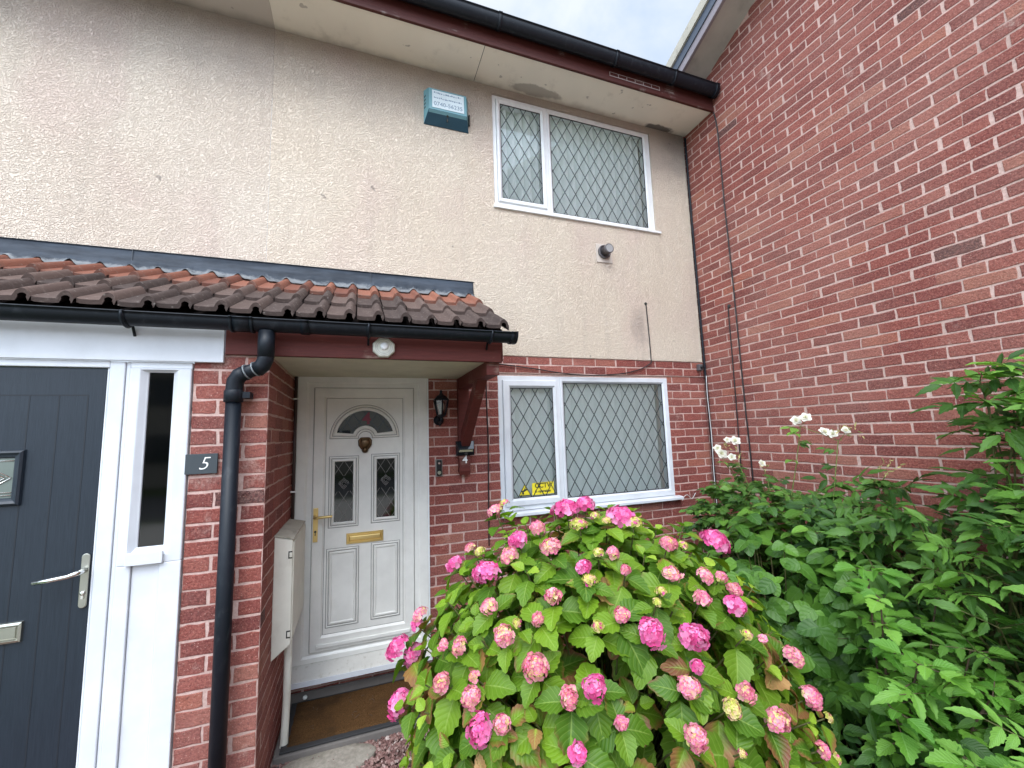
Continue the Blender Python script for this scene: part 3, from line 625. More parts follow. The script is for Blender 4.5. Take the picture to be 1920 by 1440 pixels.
for a, b, c, d in ((-3.498,-3.373,1.194,1.619),(-3.209,-3.08,1.201,1.625)):
    p = MB(); p.add([(a, yp-.0045, c), (b, yp-.0045, c), (b, yp-.0045, d), (a, yp-.0045, d)], [(0,1,2,3)]); sub('door_pane', p, M_glass_d, door_o)
    p = MB(); p.add([(a, yp-.001, c), (b, yp-.001, c), (b, yp-.001, d), (a, yp-.001, d)], [(0,1,2,3)]); sub('glass_backing', p, simple('dark_hall', (.02,.022,.02), .9, .1), door_o)
    l = MB(); mz = (c+d)/2+.055; mx_ = (a+b)/2
    lattice(l, a, b, c, mz-.055, yp-.0052, .075, .115, wd=.0035, th=.001, ph=(0, .5)); sub('pane_leading', l, simple('dull_lead', (.14,.13,.12), .5), door_o)
    l = MB(); lattice(l, a, b, mz+.055, d, yp-.0052, .075, .115, wd=.0035, th=.001, ph=(0, .5)); sub('pane_leading', l, simple('dull_lead', (.14,.13,.12), .5), door_o)
    fl = MB()
    for q in range(4):
        an = q*math.pi/2; pts = [(mx_+.042*math.cos(an+s_)*(1 if abs(s_) < .1 else .62), mz+.05*math.sin(an+s_)*(1 if abs(s_) < .1 else .62)) for s_ in (-.42, 0, .42)]+[(mx_+.012*math.cos(an), mz+.012*math.sin(an))]
        fl.loft([[(x_, yp-.0056, z_) for x_, z_ in pts], [(x_, yp-.0068, z_) for x_, z_ in pts]])
    sub('rose_motif', fl, M_black, door_o)
    ro_ = MB()
    for rad in (.012, .022, .03):
        ro_.tube([(mx_+rad*math.cos(t)*(1+.15*math.sin(3*t)), yp-.0068, mz+rad*math.sin(t)*(1+.15*math.cos(4*t))) for t in np.linspace(0, 5.6, 22)], .0014, 5)
    sub('motif_leading', ro_, simple('grey_lead', (.22,.21,.20), .5), door_o)
fg = MB(); lp = fan_loop(.040, cxf, zbf, Ro, .05, yp-.0045); fg.add(lp, [tuple(range(len(lp)))[::-1]]); sub('fanlight_pane', fg, M_glass_f, door_o)
fg = MB(); lp = fan_loop(.040, cxf, zbf, Ro, .05, yp-.001); fg.add(lp, [tuple(range(len(lp)))[::-1]]); sub('fanlight_backing', fg, simple('dark_hall_fan', (.10,.105,.10), .9, .1), door_o)
def fin(x_, z_): return math.hypot(x_-cxf, z_-zbf) < Ro-.042 and z_ > zbf+.04 and math.hypot(x_-cxf, z_-zbf) > .095
l = MB(); lattice(l, cxf-.2, cxf+.2, zbf+.04, zbf+.21, yp-.0052, .085, .12, wd=.0075, th=.0012, ph=(0, .42), clip=fin); sub('fanlight_leading', l, M_lead, door_o)
o = text_mesh('door_number', '4', .115, M_redink, None, (-3.283, yp-.0068, 1.925), bold=.004); o.parent = door_o
# sill
sp = MB(); sp.prism([(.09, .286), (-.005, .286), (-.045, .262), (-.098, .232), (-.108, .222), (-.108, .190), (.0, .190), (.0, .2), (.09, .2)], 'x', -3.758, -2.826); sub('door_sill', sp, M_sill4, door_o, .002)
sp = MB(); sp.prism([(-.1085, .2225), (-.1105, .2215), (-.1105, .189), (-.1085, .189)], 'x', -3.76, -2.824); sub('sill_nosing', sp, M_upvc, door_o)
wbd = MB(); wbd.box((-3.60, yd-.040, .372), (-2.97, yd-.0272, .398)); sub('weather_bar', wbd, M_door4, door_o, .004)
# furniture
hd = MB(); hd.box((-3.631, yd-.036, 1.075), (-3.600, yd-.0272, 1.305)); hd.tube([(-3.616, yd-.036, 1.245), (-3.616, yd-.075, 1.245), (-3.605, yd-.083, 1.246), (-3.505, yd-.083, 1.248)], [.012,.011,.010,.009], 12)
hd.lathe((-3.616, yd-.036, 1.245), (0,-1,0), [(.015, 0), (.015, .012), (.011, .016)], 16); sub('door_handle', hd, M_gold, door_o, .003)
kh = MB(); kh.lathe((-3.616, yd-.0362, 1.145), (0,-1,0), [(.008, 0), (.008, .0015)], 14); kh.box((-3.619, yd-.0378, 1.118), (-3.613, yd-.0362, 1.142)); sub('keyhole', kh, M_slot, door_o)
lpz = 1.071; lb = MB(); rect_loops(lb, -3.414, -3.161, lpz-.037, lpz+.037, [(0, yp), (.0, yp-.007), (.003, yp-.010), (.010, yp-.010), (.014, yp-.006), (.017, yp-.006), (.022, yp-.012), (.026, yp-.013)], 0, True); lb_o = sub('letter_plate', lb, M_gold, door_o)
kn = MB(); kn.lathe((-3.293, yp, 1.745), (0,-1,0), [(.040, 0), (.041, .008), (.034, .020), (.016, .026), (0, .027)], 24)
for sx in (-1, 1): kn.tube([(-3.293+sx*.026, yp-.012, 1.785), (-3.293+sx*.038, yp-.014, 1.765), (-3.293+sx*.036, yp-.015, 1.735), (-3.293+sx*.018, yp-.016, 1.705)], [.008,.012,.012,.010], 10)
kn.lathe((-3.293, yp, 1.697), (0,-1,0), [(.024, 0), (.024, .014), (.018, .028), (.008, .034), (0, .035)], 18); kn.box((-3.321, yp-.018, 1.772), (-3.265, yp, 1.790)); sub('door_knocker', kn, M_bronze, door_o, .002)
# white trim at the right of the frame
MB().box((-2.832, -.014, .19), (-2.822, .01, 2.262)).build('door_trim', M_upvc_up, house)
# step
st = MB(); st.box((-3.765, -.50, -.06), (-2.62, -.004, .045)); st.box((-3.76, -.018, .046), (-2.826, -.0025, .112)); st.build('door_step', simple('dark_concrete', (.15,.135,.125), .9, .2, bump=.6, dirt=((.22,.2,.18), 12, .5)), house, .006)

# ------------------------------------------------------------------ neighbour no. 5
h5 = thing('terraced_house', 'neighbouring house with dark blue front door numbered 5 at the left', 'house', (-4.8, -.88, 0))
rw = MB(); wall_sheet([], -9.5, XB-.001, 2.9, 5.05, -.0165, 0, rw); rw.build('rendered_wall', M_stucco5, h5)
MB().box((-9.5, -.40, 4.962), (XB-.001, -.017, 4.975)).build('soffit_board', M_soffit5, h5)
MB().box((-9.5, -.425, 4.945), (XB-.001, -.401, 5.16)).build('fascia_board', M_redf, h5, .003)
gutter('roof_gutter', -9.5, XB-.001, -.487, 5.135, .058, h5, dp=1.55)
slab('main_roof', [(-9.5, -.44, 5.17), (XB-.001, -.44, 5.17), (XB-.001, 2.2, 6.1), (-9.5, 2.2, 6.1)], .05, M_tile, h5)
YP = -.88
pb = MB(); XP0, XP1 = -4.106, -3.775
bricks(pb, TF(YP+.004), XP0, XP1-.006, 0, 2.24, XP1-.225+.005+.11, [], rs=21)
bricks(pb, TXp(XP1-.004), .02, .874, 0, 2.24, .874-.225*4+.004, [], rs=22)
pb.box((XP0, YP+.004, -.1), (XP1-.004, 0.0, 2.235), 1)
pb.build('brick_pier', [M_brick, M_mort], h5)
# white porch front: frame, side light, door
pf = MB(); yq = YP-.012
pf.prism([(yq-.012, 2.183), (yq-.012, 2.40), (yq+.01, 2.40), (yq+.01, 2.183)], 'x', -6.4, -3.978); pf.build('white_fascia_panel', M_upvc, h5, .003)
ff = MB(); ff.box((-4.432, yq+.005, 0), (-4.375, yq+.06, 2.18)); ff.box((-4.434, yq+.012, 0.02), (-4.443, yq+.05, 2.15)); ff.box((-6.2, yq+.005, 2.15), (-4.4325, yq+.06, 2.182)); ff.box((-4.355, yq+.007, 2.15), (-4.111, yq+.06, 2.182)); ff.box((-4.3735, yq+.012, 0), (-4.356, yq+.055, 2.182))
ff.box((-5.36, yq+.005, 0), (-5.296, yq+.06, 2.149)); ff.box((-6.2, yq+.02, 0), (-5.361, yq+.06, 2.149)); ff.build('porch_frame', M_upvc, h5, .004)
sl_ = MB(); A = (-4.3545, -4.111, 1.245, 2.149); G5 = (-4.288, -4.19, 1.317, 2.12)
G5 = (-4.288, -4.19, 1.317, 2.132)
sl_.loft([L(*A, yq+.05), L(*A, yq+.004), L(A[0]+.004, A[1]-.004, A[2], A[3]-.0, yq), L(A[0]+.040, A[1]-.052, 1.285, A[3]-.006, yq), L(G5[0]-.006, G5[1]+.006, G5[2]-.004, G5[3]+.004, yq+.018), L(*G5, yq+.022), L(*G5, yq+.05)], True, False, False)
sl_.box((-4.318, yq-.016, 1.245), (-4.178, yq-.002, 1.300)); sw = sl_.build('side_light', M_upvc, h5, .004); sw['label'] = 'narrow dark glazed side light in white frame'
p = MB(); p.add([(G5[0], yq+.03, G5[2]), (G5[1], yq+.03, G5[2]), (G5[1], yq+.03, G5[3]), (G5[0], yq+.03, G5[3])], [(0,1,2,3)]); o = p.build('side_light_pane', M_glass_d, None); o.parent = sw
p = MB(); p.add([(G5[0], yq+.045, G5[2]), (G5[1], yq+.045, G5[2]), (G5[1], yq+.045, G5[3]), (G5[0], yq+.045, G5[3])], [(0,1,2,3)]); o = p.build('side_light_backing', simple('dark_hall5', (.02,.028,.026), .9, .1), None); o.parent = sw
p = MB(); p.box((-4.3545, yq, 0), (-4.300, yq+.05, 1.2445)); p.box((-4.299, yq+.012, 0), (-4.195, yq+.05, 1.2445)); p.box((-4.194, yq, 0), (-4.111, yq+.05, 1.2445)); o = p.build('lower_panel', M_upvc, None, .004); o.parent = sw
d5 = MB(); D = (-5.294, -4.444, .03, 2.147); yv = yq+.016
d5.box((D[0], yv, D[2]), (D[1], yv+.04, D[3])); door5 = d5.build('front_door', M_navy, h5, .003); door5['label'] = 'dark blue boarded front door with chrome handle'
gr = MB()
for gx in (-4.507, -4.608, -4.709, -4.81, -4.911, -5.012, -5.113, -5.214): gr.box((gx-.0025, yv-.0008, .2), (gx+.0025, yv+.01, 2.02))
gr.box((-5.214, yv-.0010, 2.018), (-4.505, yv+.01, 2.0235)); o = gr.build('board_groove', simple('groove_navy', (.008,.012,.018), .6), None); o.parent = door5
wr = MB(); WQ = (-5.03, -4.70, 1.543, 1.782)
rect_loops(wr, *WQ, [(0, yv), (.004, yv-.012), (.012, yv-.018), (.022, yv-.012), (.030, yv-.010), (.036, yv-.002)]); o = wr.build('door_window', M_navy, None); o.parent = door5
p = MB(); a, b, c, d = WQ[0]+.034, WQ[1]-.034, WQ[2]+.034, WQ[3]-.034; p.add([(a, yv-.003, c), (b, yv-.003, c), (b, yv-.003, d), (a, yv-.003, d)], [(0,1,2,3)]); o = p.build('door_window_pane', simple('bevelled_glass', (.16,.19,.17), .12, .6), None); o.parent = door5
p = MB(); mx_, mz = (a+b)/2, (c+d)/2
for sc in (1., .84, .5, .36):
    q = [(mx_-.125*sc, mz), (mx_, mz+.082*sc), (mx_+.125*sc, mz), (mx_, mz-.082*sc)]
    for i in range(4): p.tube([(q[i][0], yv-.005, q[i][1]), (q[(i+1) % 4][0], yv-.005, q[(i+1) % 4][1])], .0022, 6)
for zz in (c+.012, c+.024, d-.012): p.tube([(a, yv-.005, zz), (b, yv-.005, zz)], .0018, 6)
o = p.build('bevel_leading', M_chrome, None); o.parent = door5
p = MB(); 
pl = [(-4.463+.0145*math.cos(t), 1.302+.0145*math.sin(t)) for t in np.linspace(0, math.pi, 9)]+[(-4.463+.0145*math.cos(t), 1.101+.0145*math.sin(t)) for t in np.linspace(math.pi, 2*math.pi, 9)]
p.prism(pl, 'y', yv-.010, yv-.001); o = p.build('handle_plate', M_satin, None, .002); o.parent = door5
p = MB(); p.tube([(-4.463, yv-.01, 1.246), (-4.463, yv-.045, 1.246), (-4.470, yv-.056, 1.245), (-4.495, yv-.058, 1.237), (-4.545, yv-.058, 1.231), (-4.608, yv-.058, 1.226)], [.012,.011,.011,.010,.0095,.009], 14); p.lathe((-4.463, yv-.01, 1.15), (0,-1,0), [(.009, 0), (.009, .006), (.004, .007)], 12); p.box((-4.467, yv-.016, 1.127), (-4.459, yv-.01, 1.146)); o = p.build('door_handle', M_chrome, None); o.parent = door5
p = MB(); rect_loops(p, -4.93, -4.654, .984, 1.066, [(0, yv), (.002, yv-.010), (.010, yv-.013), (.014, yv-.005), (.016, yv-.005), (.020, yv-.010), (.024, yv-.010)], 0, True); o = p.build('letter_plate', M_satin, None); o.parent = door5
# number plate 5
pl5 = thing('house_number_plate', 'dark slate plate with white 5 on the brick pier behind the black downpipe', 'house number', (-4.05, YP, 1.68))
MB().box((-4.118, YP-.012, 1.637), (-3.985, YP-.002, 1.733)).build('slate_plate', M_slate, pl5, .0015)
text_mesh('digit', '5', .088, M_white, pl5, (-4.044, YP-.013, 1.684), shear=.32, bold=-.0012)

# ------------------------------------------------------------------ gable house on the right
gh = thing('brick_gable_house', 'tall red brick gable wall of the house on the right', 'house', (0, -2, 0))
rz = lambda y: 5.350-.425*(y+.367)            # underside of the verge soffit at x=-0.3
YR = -4.6
rake = lambda u: (rz(-u) if -u > YR else rz(YR)-.425*(YR+u))
gb = MB()
bricks(gb, TX(.004), -.6, 5.4, .0, 7.6, .1025, [], top=lambda u: rake(u), rs=31, special={(14, 8): 1.0})
gb.build('brick_wall', [M_brick2], gh)
wm = MB(); pts = [(-9.6, -.1), (.6, -.1), (.6, rz(.6)+.03), (YR, rz(YR)+.03), (-9.6, rz(YR)-.425*(YR+9.6)*-1*-1+.03)]
pts[-1] = (-9.6, rz(YR)-.425*(9.6+YR)+.03)
wm.prism(pts, 'x', .004, .25); wm.build('wall_core', M_mort2, gh)
def rake_board(name, x0_, x1_, dz0, dz1, m, bevel=0):
    mb = MB()
    for (ya, yb_) in ((.7, YR), (YR, -9.9)):
        za = rz(.7) if ya > YR else rz(YR); zb_ = rz(YR) if ya > YR else rz(YR)-.425*(9.9+YR)
        mb.loft([[(x0_, ya, za+dz0), (x1_, ya, za+dz0), (x1_, ya, za+dz1), (x0_, ya, za+dz1)], [(x0_, yb_, zb_+dz0), (x1_, yb_, zb_+dz0), (x1_, yb_, zb_+dz1), (x0_, yb_, zb_+dz1)]])
    return mb.build(name, m, gh, bevel)
rake_board('verge_soffit', -.285, .003, .006, .02, M_soffit_g)
rake_board('bargeboard', -.318, -.286, -.012, .098, M_lilac, .003)
rake_board('bargeboard_trim', -.330, -.3185, .075, .175, simple('dark_blue_grey_trim', (.07,.085,.115), .5), .003)
rake_board('roof', -.35, 6.0, .176, .285, simple('pale_verge_mortar', (.50,.46,.38), .95, .1, bump=1., bscale=25, dirt=((.25,.22,.18), 18, .7)))
sd = MB(); sd.tube([(-.001, -.03, 4.93), (-.001, -.022, 3.5), (-.002, -.026, 2.44), (-.004, -.032, 2.1)], .014, 8)
# cables
def cable(name, pts, r, m, label, n=6, jit=.0):
    P = [Vector(p) for p in pts]; out = []
    for i in range(len(P)-1):
        p0, p1, p2, p3 = P[max(i-1, 0)], P[i], P[i+1], P[min(i+2, len(P)-1)]
        for j in range(n):
            t = j/n; out.append(.5*((2*p1)+(-p0+p2)*t+(2*p0-5*p1+4*p2-p3)*t*t+(-p0+3*p1-3*p2+p3)*t**3)+Vector((random.gauss(0, jit), 0, 0)))
    out.append(P[-1]); o = MB().tube(out, r, 6).build(name, m); return tag(o, label, 'cable')
cable('cable', [(-.012, -.034, 4.93), (-.012, -.03, 4.0), (-.013, -.032, 2.9), (-.016, -.036, 2.42), (-.014, -.038, 2.0), (-.016, -.038, 1.3), (-.02, -.04, .3)], .012, M_blackp, 'thick black cable down the corner where render meets the brick gable')
cable('cable', [(-.02, -.05, 2.30), (-.03, -.052, 2.1), (-.026, -.058, 1.7), (-.035, -.055, 1.3), (-.03, -.06, .7)], .004, M_wcable, 'thin white cable beside the black cable in the corner')
cable('cable', [(-.010, -.43, 4.93), (-.010, -.455, 4.7), (-.009, -.452, 4.0), (-.010, -.462, 3.1), (-.009, -.462, 2.2), (-.010, -.472, 1.3), (-.01, -.47, .6)], .0065, M_cable, 'long black cable running down the brick gable wall from the gutter', jit=.0006)
o = cable('cable', [(-.006, -.385, 2.925), (-.012, -.383, 2.90), (-.010, -.375, 2.4), (-.010, -.368, 1.9), (-.010, -.355, 1.3), (-.01, -.35, .6)], .0055, M_cable, 'shorter black cable coming out of a hole in the brick gable wall')
MB().lathe((.001, -.385, 2.93), (-1,0,0), [(.020, 0), (.017, .006), (.009, .008)], 10).build('cable_hole', M_slot, gh)
cable('cable', [(-.676, -.018, 3.012), (-.680, -.028, 2.99), (-.676, -.024, 2.93), (-.668, -.024, 2.7), (-.664, -.024, 2.46), (-.665, -.03, 2.435), (-.70, -.024, 2.40), (-.80, -.022, 2.355), (-1.0, -.022, 2.31), (-1.3, -.022, 2.288), (-1.6, -.022, 2.298), (-1.9, -.022, 2.335), (-2.2, -.024, 2.366), (-2.42, -.03, 2.376)], .005, M_cable, 'thin black cable from the render sagging along the brick band above the window')
MB().lathe((-.676, -.017, 3.015), (0,-1,0), [(.017, 0), (.013, .006)], 10).build('cable_entry', M_slot, house)
cable('cable', [(-2.345, -.012, 2.29), (-2.342, -.012, 2.02), (-2.338, -.012, 1.7), (-2.345, -.012, 1.35), (-2.352, -.012, .9)], .005, M_cable, 'black cable down the bricks between the timber bracket and the window')
cable('cable', [(-.45, -.06, 1.10), (-.42, -.05, 1.13), (-.36, -.03, 1.14), (-.30, -.02, 1.10), (-.25, -.02, 1.15)], .003, M_wcable, 'short white wire at the right end of the lower window sill')
jb = thing('junction_box', 'small dark box on the brick band in the corner by the gable', 'cable box', (-.074, -.02, 2.388))
MB().box((-.102, -.055, 2.355), (-.052, -.012, 2.42)).build('box_body', M_flue, jb, .006); MB().lathe((-.077, -.055, 2.388), (0,-1,0), [(.016, 0), (.016, .018), (.01, .02)], 12).build('box_gland', M_cable, jb)

# ------------------------------------------------------------------ lean-to porch roof
pr_ = thing('porch_roof', 'lean-to porch roof of brown pantiles over both front doors', 'porch roof', (-3.6, -.45, 2.6))
XE = -2.454; PIT = .150; ya_, za_ = .0, 2.935; yb_, zb_ = -.935, 2.425
sl = (za_-zb_)/(ya_-yb_); ca = 1/math.hypot(1, sl); sa_ = sl*ca
tips = [-.935, -.655, -.375]
for ci, yt in enumerate(tips):
    mb = MB(); r_ = np.random.default_rng(40+ci); yh = min(.0, yt+.40 if ci < 2 else .0)
    xk = XE; idx = 0
    while xk > -6.4:
        # one tile = one roll + one pan, going left; roll at the right edge
        prof = []
        for t in np.linspace(0, 1, 9): prof.append((xk-.004-t*.062, .035*math.sin(math.pi*t)**.75))
        prof += [(xk-.072, .0), (xk-.10, -.002), (xk-.135, -.001), (xk-PIT+.001, .003)]
        tilt = r_.normal(0, .002); dy = r_.normal(0, .004); dzr = r_.normal(0, .0015); rv = float(r_.random())
        def P(px, h, f, low=0.):     # f 0 = tip, 1 = head
            y_ = (yt+dy)*(1-f)+yh*f; base = zb_+(y_-yb_)*sl; lift = .034*(1-f)+.0*f
            return (px+tilt*(1-f), y_-h*sa_*.0, base+lift+dzr+(h-low)*1.0/ca*.95)
        n = len(prof); fr_ = (0, .04, .3, .6, 1.0)
        loops = [[P(px, h-(.002 if f == 0 else 0), f) for px, h in prof] for f in fr_]
        vs = [p for lo in loops for p in lo]; fs = [(i*n+j, i*n+j+1, (i+1)*n+j+1, (i+1)*n+j) for i in range(len(fr_)-1) for j in range(n-1)]
        lfv = [(float(ci), (ci+f_)/3., rv) for f_ in fr_ for _ in range(n)]
        mb.add(vs, fs, 0, True, lfv)
        th = .021
        top_ = [P(px, h-.002, 0) for px, h in prof]; bot = [P(px, h, 0, th) for px, h in prof]; bot = [(b_[0]+(.009 if i < 2 else (-.009 if 6 < i < 10 else 0)) * (-1), b_[1]+.004, b_[2]) for i, b_ in enumerate(bot)]
        bb = [P(px, h, .5, th) for px, h in prof]
        b0 = len(top_); mb.add(top_+bot, [(j, b0+j, b0+j+1, j+1) for j in range(b0-1)], 0, False, (float(ci), ci/3., rv*.4))
        mb.add(bot+bb, [(j, b0+j, b0+j+1, j+1) for j in range(b0-1)], 1, True)
        if idx == 0: # visible right edge
            e1 = [P(xk-.004, 0, f_) for f_ in fr_]; e2 = [P(xk-.004, 0, f_, th+.012) for f_ in fr_]; k_ = len(e1); mb.add(e1+e2, [(j, j+1, k_+j+1, k_+j) for j in range(k_-1)], 0, False, (float(ci), ci/3., .3))
        xk -= PIT; idx += 1
    mb.build('tile_course', [M_tile, M_tiledark], pr_)
ud = MB(); ud.loft([[(XE-.02, ya_, za_-.03), (XE-.02, yb_+.03, zb_-.012), (XE-.02, yb_+.03, zb_-.04), (XE-.02, ya_, za_-.07)], [(-6.4, ya_, za_-.03), (-6.4, yb_+.03, zb_-.012), (-6.4, yb_+.03, zb_-.04), (-6.4, ya_, za_-.07)]]); ud.build('roof_deck', M_tiledark, pr_)
# flashing dressed over the tile rolls
fl = MB(); xs = np.arange(-6.4, -2.428, .0125); lo0 = []; lo1 = []; lo2 = []; lo3 = []; r_ = np.random.default_rng(3)
for x_ in xs:
    t = ((XE-.004-x_) % PIT)/.062; h = .035*math.sin(math.pi*t)**.75 if 0 < t < 1 else 0
    wob = .004*math.sin(x_*3.1)+.003*math.sin(x_*7.7)+r_.normal(0, .0008)
    lo0.append((x_, -.0185, 3.068+.0015*math.sin(x_*5))); lo1.append((x_, -.024+wob*.4, 3.0)); lo2.append((x_, -.032+wob, 2.962+h*.35)); lo3.append((x_, -.075+wob+r_.normal(0, .002), zb_+(-.075-yb_)*sl+.020+h*1.02+r_.normal(0, .001)))
fl.loft([lo3, lo2, lo1, lo0], False, False, False, 0, True); fl_o = fl.build('lead_flashing', M_leadfl, pr_)
sd2 = fl_o.modifiers.new('thick', 'SOLIDIFY'); sd2.thickness = .0025
MB().box((-6.4, -.0235, 3.066), (-2.428, -.0165, 3.070)).build('flashing_fold', M_blackp, pr_)
for sx in (-3.26, -4.75): MB().box((sx-.002, -.0275, 2.985), (sx+.002, -.0235, 3.066)).build('flashing_lap', simple('lap_shadow', (.05,.06,.07), .6), pr_)
pg = gutter('porch_gutter', -6.4, -2.45, -.985, 2.385, .054, pr_, sockets=[(-3.88, .10), (-3.60, .04), (-4.34, .02), (-3.29, .02), (-2.60, .02)], endx=-2.45)
for bx_ in (-4.34, -3.29, -2.60):
    m = MB(); m.tube([(bx_, -.985-.060*math.cos(a), 2.385-.060*math.sin(a)) for a in np.linspace(0, math.pi*.8, 9)]+[(bx_, -.92, 2.325), (bx_, -.905, 2.30)], .006, 6); m.build('gutter_bracket', M_blackp, pg)
bm_ = MB(); bm_.box((-3.974, -.902, 2.226), (-2.503, -.866, 2.375)); bm_.build('timber_beam', M_red, pr_, .003)
bm_ = MB(); bm_.box((-3.83, -.8655, 2.238), (-2.503, -.005, 2.250)); bm_.build('porch_ceiling', M_ceil, pr_)
bm_ = MB(); bm_.prism([(-.865, 2.238), (0, 2.238), (0, 2.85), (-.865, 2.40)], 'x', -2.502, -2.480); bm_.build('side_bargeboard', M_red, pr_)
bm_ = MB(); bm_.box((-3.752, -.024, 2.262), (-2.832, -.0175, 2.2375)); bm_.build('ceiling_trim', M_door4, pr_)
# gallows bracket
gb_ = thing('timber_bracket', 'dark red timber bracket holding up the right end of the porch roof', 'bracket', (-2.545, -.03, 1.47))
XQ0, XQ1 = -2.592, -2.505
MB().prism([(-.004, 1.50), (-.058, 1.47), (-.066, 1.50), (-.066, 2.2365), (-.004, 2.2365)], 'x', XQ0, XQ1).build('wall_post', M_red, gb_, .003)
MB().box((XQ0+.002, -.865, 2.150), (XQ1-.002, -.0665, 2.2365)).build('top_arm', M_red, gb_, .003)
MB().prism([(-.0665, 1.66), (-.0665, 1.79), (-.50, 2.1495), (-.62, 2.1495)], 'x', XQ0+.010, XQ1-.008).build('diagonal_brace', M_red, gb_, .003)
text_mesh('digit', '4', .085, M_white, gb_, (-2.548, -.0685, 1.588), bold=.001)
# solar light on the post
so_ = thing('solar_wall_light', 'black solar light with pale led face on the timber bracket above its 4', 'solar light', (-2.548, -.07, 1.68))
bx0, bx1 = -2.622, -2.474
m = MB(); m.loft([[(bx0, -.067, 1.622), (bx1, -.067, 1.622), (bx1, -.067, 1.736), (bx0, -.067, 1.736)], [(bx0, -.078, 1.622), (bx1, -.078, 1.622), (bx1, -.078, 1.736), (bx0, -.078, 1.736)], [(bx0+.012, -.120, 1.672), (bx1-.012, -.120, 1.672), (bx1-.006, -.085, 1.734), (bx0+.006, -.085, 1.734)]]); m.build('light_housing', M_solar, so_, .002)
m = MB(); 
m.add([(bx0+.010, -.0805, 1.628), (bx1-.010, -.0805, 1.628), (bx1-.022, -.1175, 1.667), (bx0+.022, -.1175, 1.667)], [(0,1,2,3)]); m.build('led_face', M_led, so_)
MB().lathe((-2.548, -.104, 1.640), (0,-.7,-.5), [(.013, 0), (.012, .012), (.004, .018)], 14).build('motion_sensor', M_black, so_)
# lantern
la = thing('wall_lantern', 'black coach lantern on the bricks right of the white door', 'wall lantern', (-2.74, -.01, 1.92))
m = MB(); m.lathe((-2.742, -.001, 1.905), (0,-1,0), [(.040, 0), (.040, .010), (.022, .016), (.014, .03)], 20); m.tube([(-2.742, -.02, 1.905), (-2.742, -.07, 1.885), (-2.742, -.115, 1.895), (-2.742, -.125, 1.925)], [.012,.010,.010,.012], 10); m.tube([(-2.742, -.06, 1.885), (-2.742, -.07, 1.865), (-2.742, -.06, 1.86)], .007, 8); m.build('lantern_arm', M_blackp, la)
def hexl(z_, r_h): return [(-2.742+r_h*math.cos(a), -.125+r_h*math.sin(a), z_) for a in [math.pi/6+i*math.pi/3 for i in range(6)]]
m = MB(); m.loft([hexl(1.925, .020), hexl(1.935, .034), hexl(1.942, .036)]); m.loft([hexl(2.052, .060), hexl(2.058, .064), hexl(2.085, .040), hexl(2.10, .016), hexl(2.115, .010), hexl(2.125, .012), hexl(2.135, .003)])
lo, hi = hexl(1.942, .034), hexl(2.052, .057)
for a, b in zip(lo, hi): m.tube([a, b], .0055, 6)
lc = m.build('lantern_cage', M_blackp, la)
m = MB(); m.loft([hexl(1.943, .032), hexl(2.051, .055)], True, False, False); m.build('lantern_glass', glass('lantern_glass_mat', (.45,.48,.44), .04, .08), la)
MB().lathe((-2.742, -.125, 1.950), (0,0,1), [(.012, 0), (.013, .02), (.024, .05), (.022, .075), (.008, .09)], 16).build('light_bulb', simple('frosted_bulb', (.75,.75,.66), .3), la)
# doorbell
db = thing('video_doorbell', 'slim black doorbell with grey surround on the bricks right of the white door', 'doorbell', (-2.745, -.01, 1.53))
MB().box((-2.772, -.016, 1.466), (-2.718, -.002, 1.60)).build('surround', simple('grey_surround', (.20,.19,.175), .4), db, .004); MB().box((-2.765, -.028, 1.473), (-2.725, -.0162, 1.593)).build('face', M_solar, db, .008)
MB().lathe((-2.745, -.028, 1.570), (0,-1,0), [(.010, 0), (.008, .004)], 16).build('camera_lens', M_chrome, db); MB().lathe((-2.745, -.028, 1.497), (0,-1,0), [(.014, 0), (.013, .003)], 18).build('bell_button', M_satin, db)
# octagonal unit on the beam
oc_ = thing('porch_sensor', 'octagonal cream unit with round white lens on the red porch beam', 'sensor', (-3.207, -.905, 2.285))
m = MB(); oct_ = lambda r_o, y_: [(-3.207+r_o*math.cos(a), y_, 2.287+r_o*.92*math.sin(a)) for a in [math.pi/8+i*math.pi/4 for i in range(8)]]
m.loft([oct_(.064, -.903), oct_(.064, -.925), oct_(.057, -.932)]); m.build('unit_body', simple('cream_plastic', (.60,.60,.52), .45, dirt=((.40,.40,.34), 60, .6)), oc_, .002)
m = MB()
for rr2 in (.036, .045):
    m.tube([(-3.207+rr2*math.cos(a), -.9325, 2.287+rr2*math.sin(a)) for a in np.linspace(0, 2*math.pi, 25)], .0010, 4)
m.build('unit_ring', simple('ring_grey', (.33,.33,.30), .6), oc_)
MB().lathe((-3.205, -.932, 2.292), (0,-1,0), [(.022, 0), (.021, .006), (.012, .012), (0, .014)], 20).build('round_lens', M_lens, oc_)
# downpipe
dp = thing('downpipe', 'black plastic downpipe with offset bends in front of the brick pier', 'downpipe', (-3.915, -.95, 0))
MB().tube([(-3.776, -.985, 2.335), (-3.776, -.985, 2.20)], .038, 20).build('gutter_outlet', M_blackp, dp)
bend1 = [(-3.776, -.985, 2.235), (-3.778, -.984, 2.19), (-3.79, -.98, 2.160), (-3.815, -.972, 2.138)]
MB().tube(bend1, .037, 20).build('pipe_bend', M_blackp, dp)
MB().tube([(-3.80, -.978, 2.150), (-3.905, -.945, 2.112)], .0335, 20).build('offset_pipe', M_blackp, dp)
MB().tube([(-3.865, -.957, 2.127), (-3.895, -.947, 2.113), (-3.912, -.943, 2.085), (-3.917, -.942, 2.03), (-3.917, -.942, 1.985)], .038, 20).build('pipe_bend', M_blackp, dp)
MB().tube([(-3.917, -.942, 2.0), (-3.917, -.942, 0.0)], .034, 24).build('straight_pipe', M_blackp, dp)
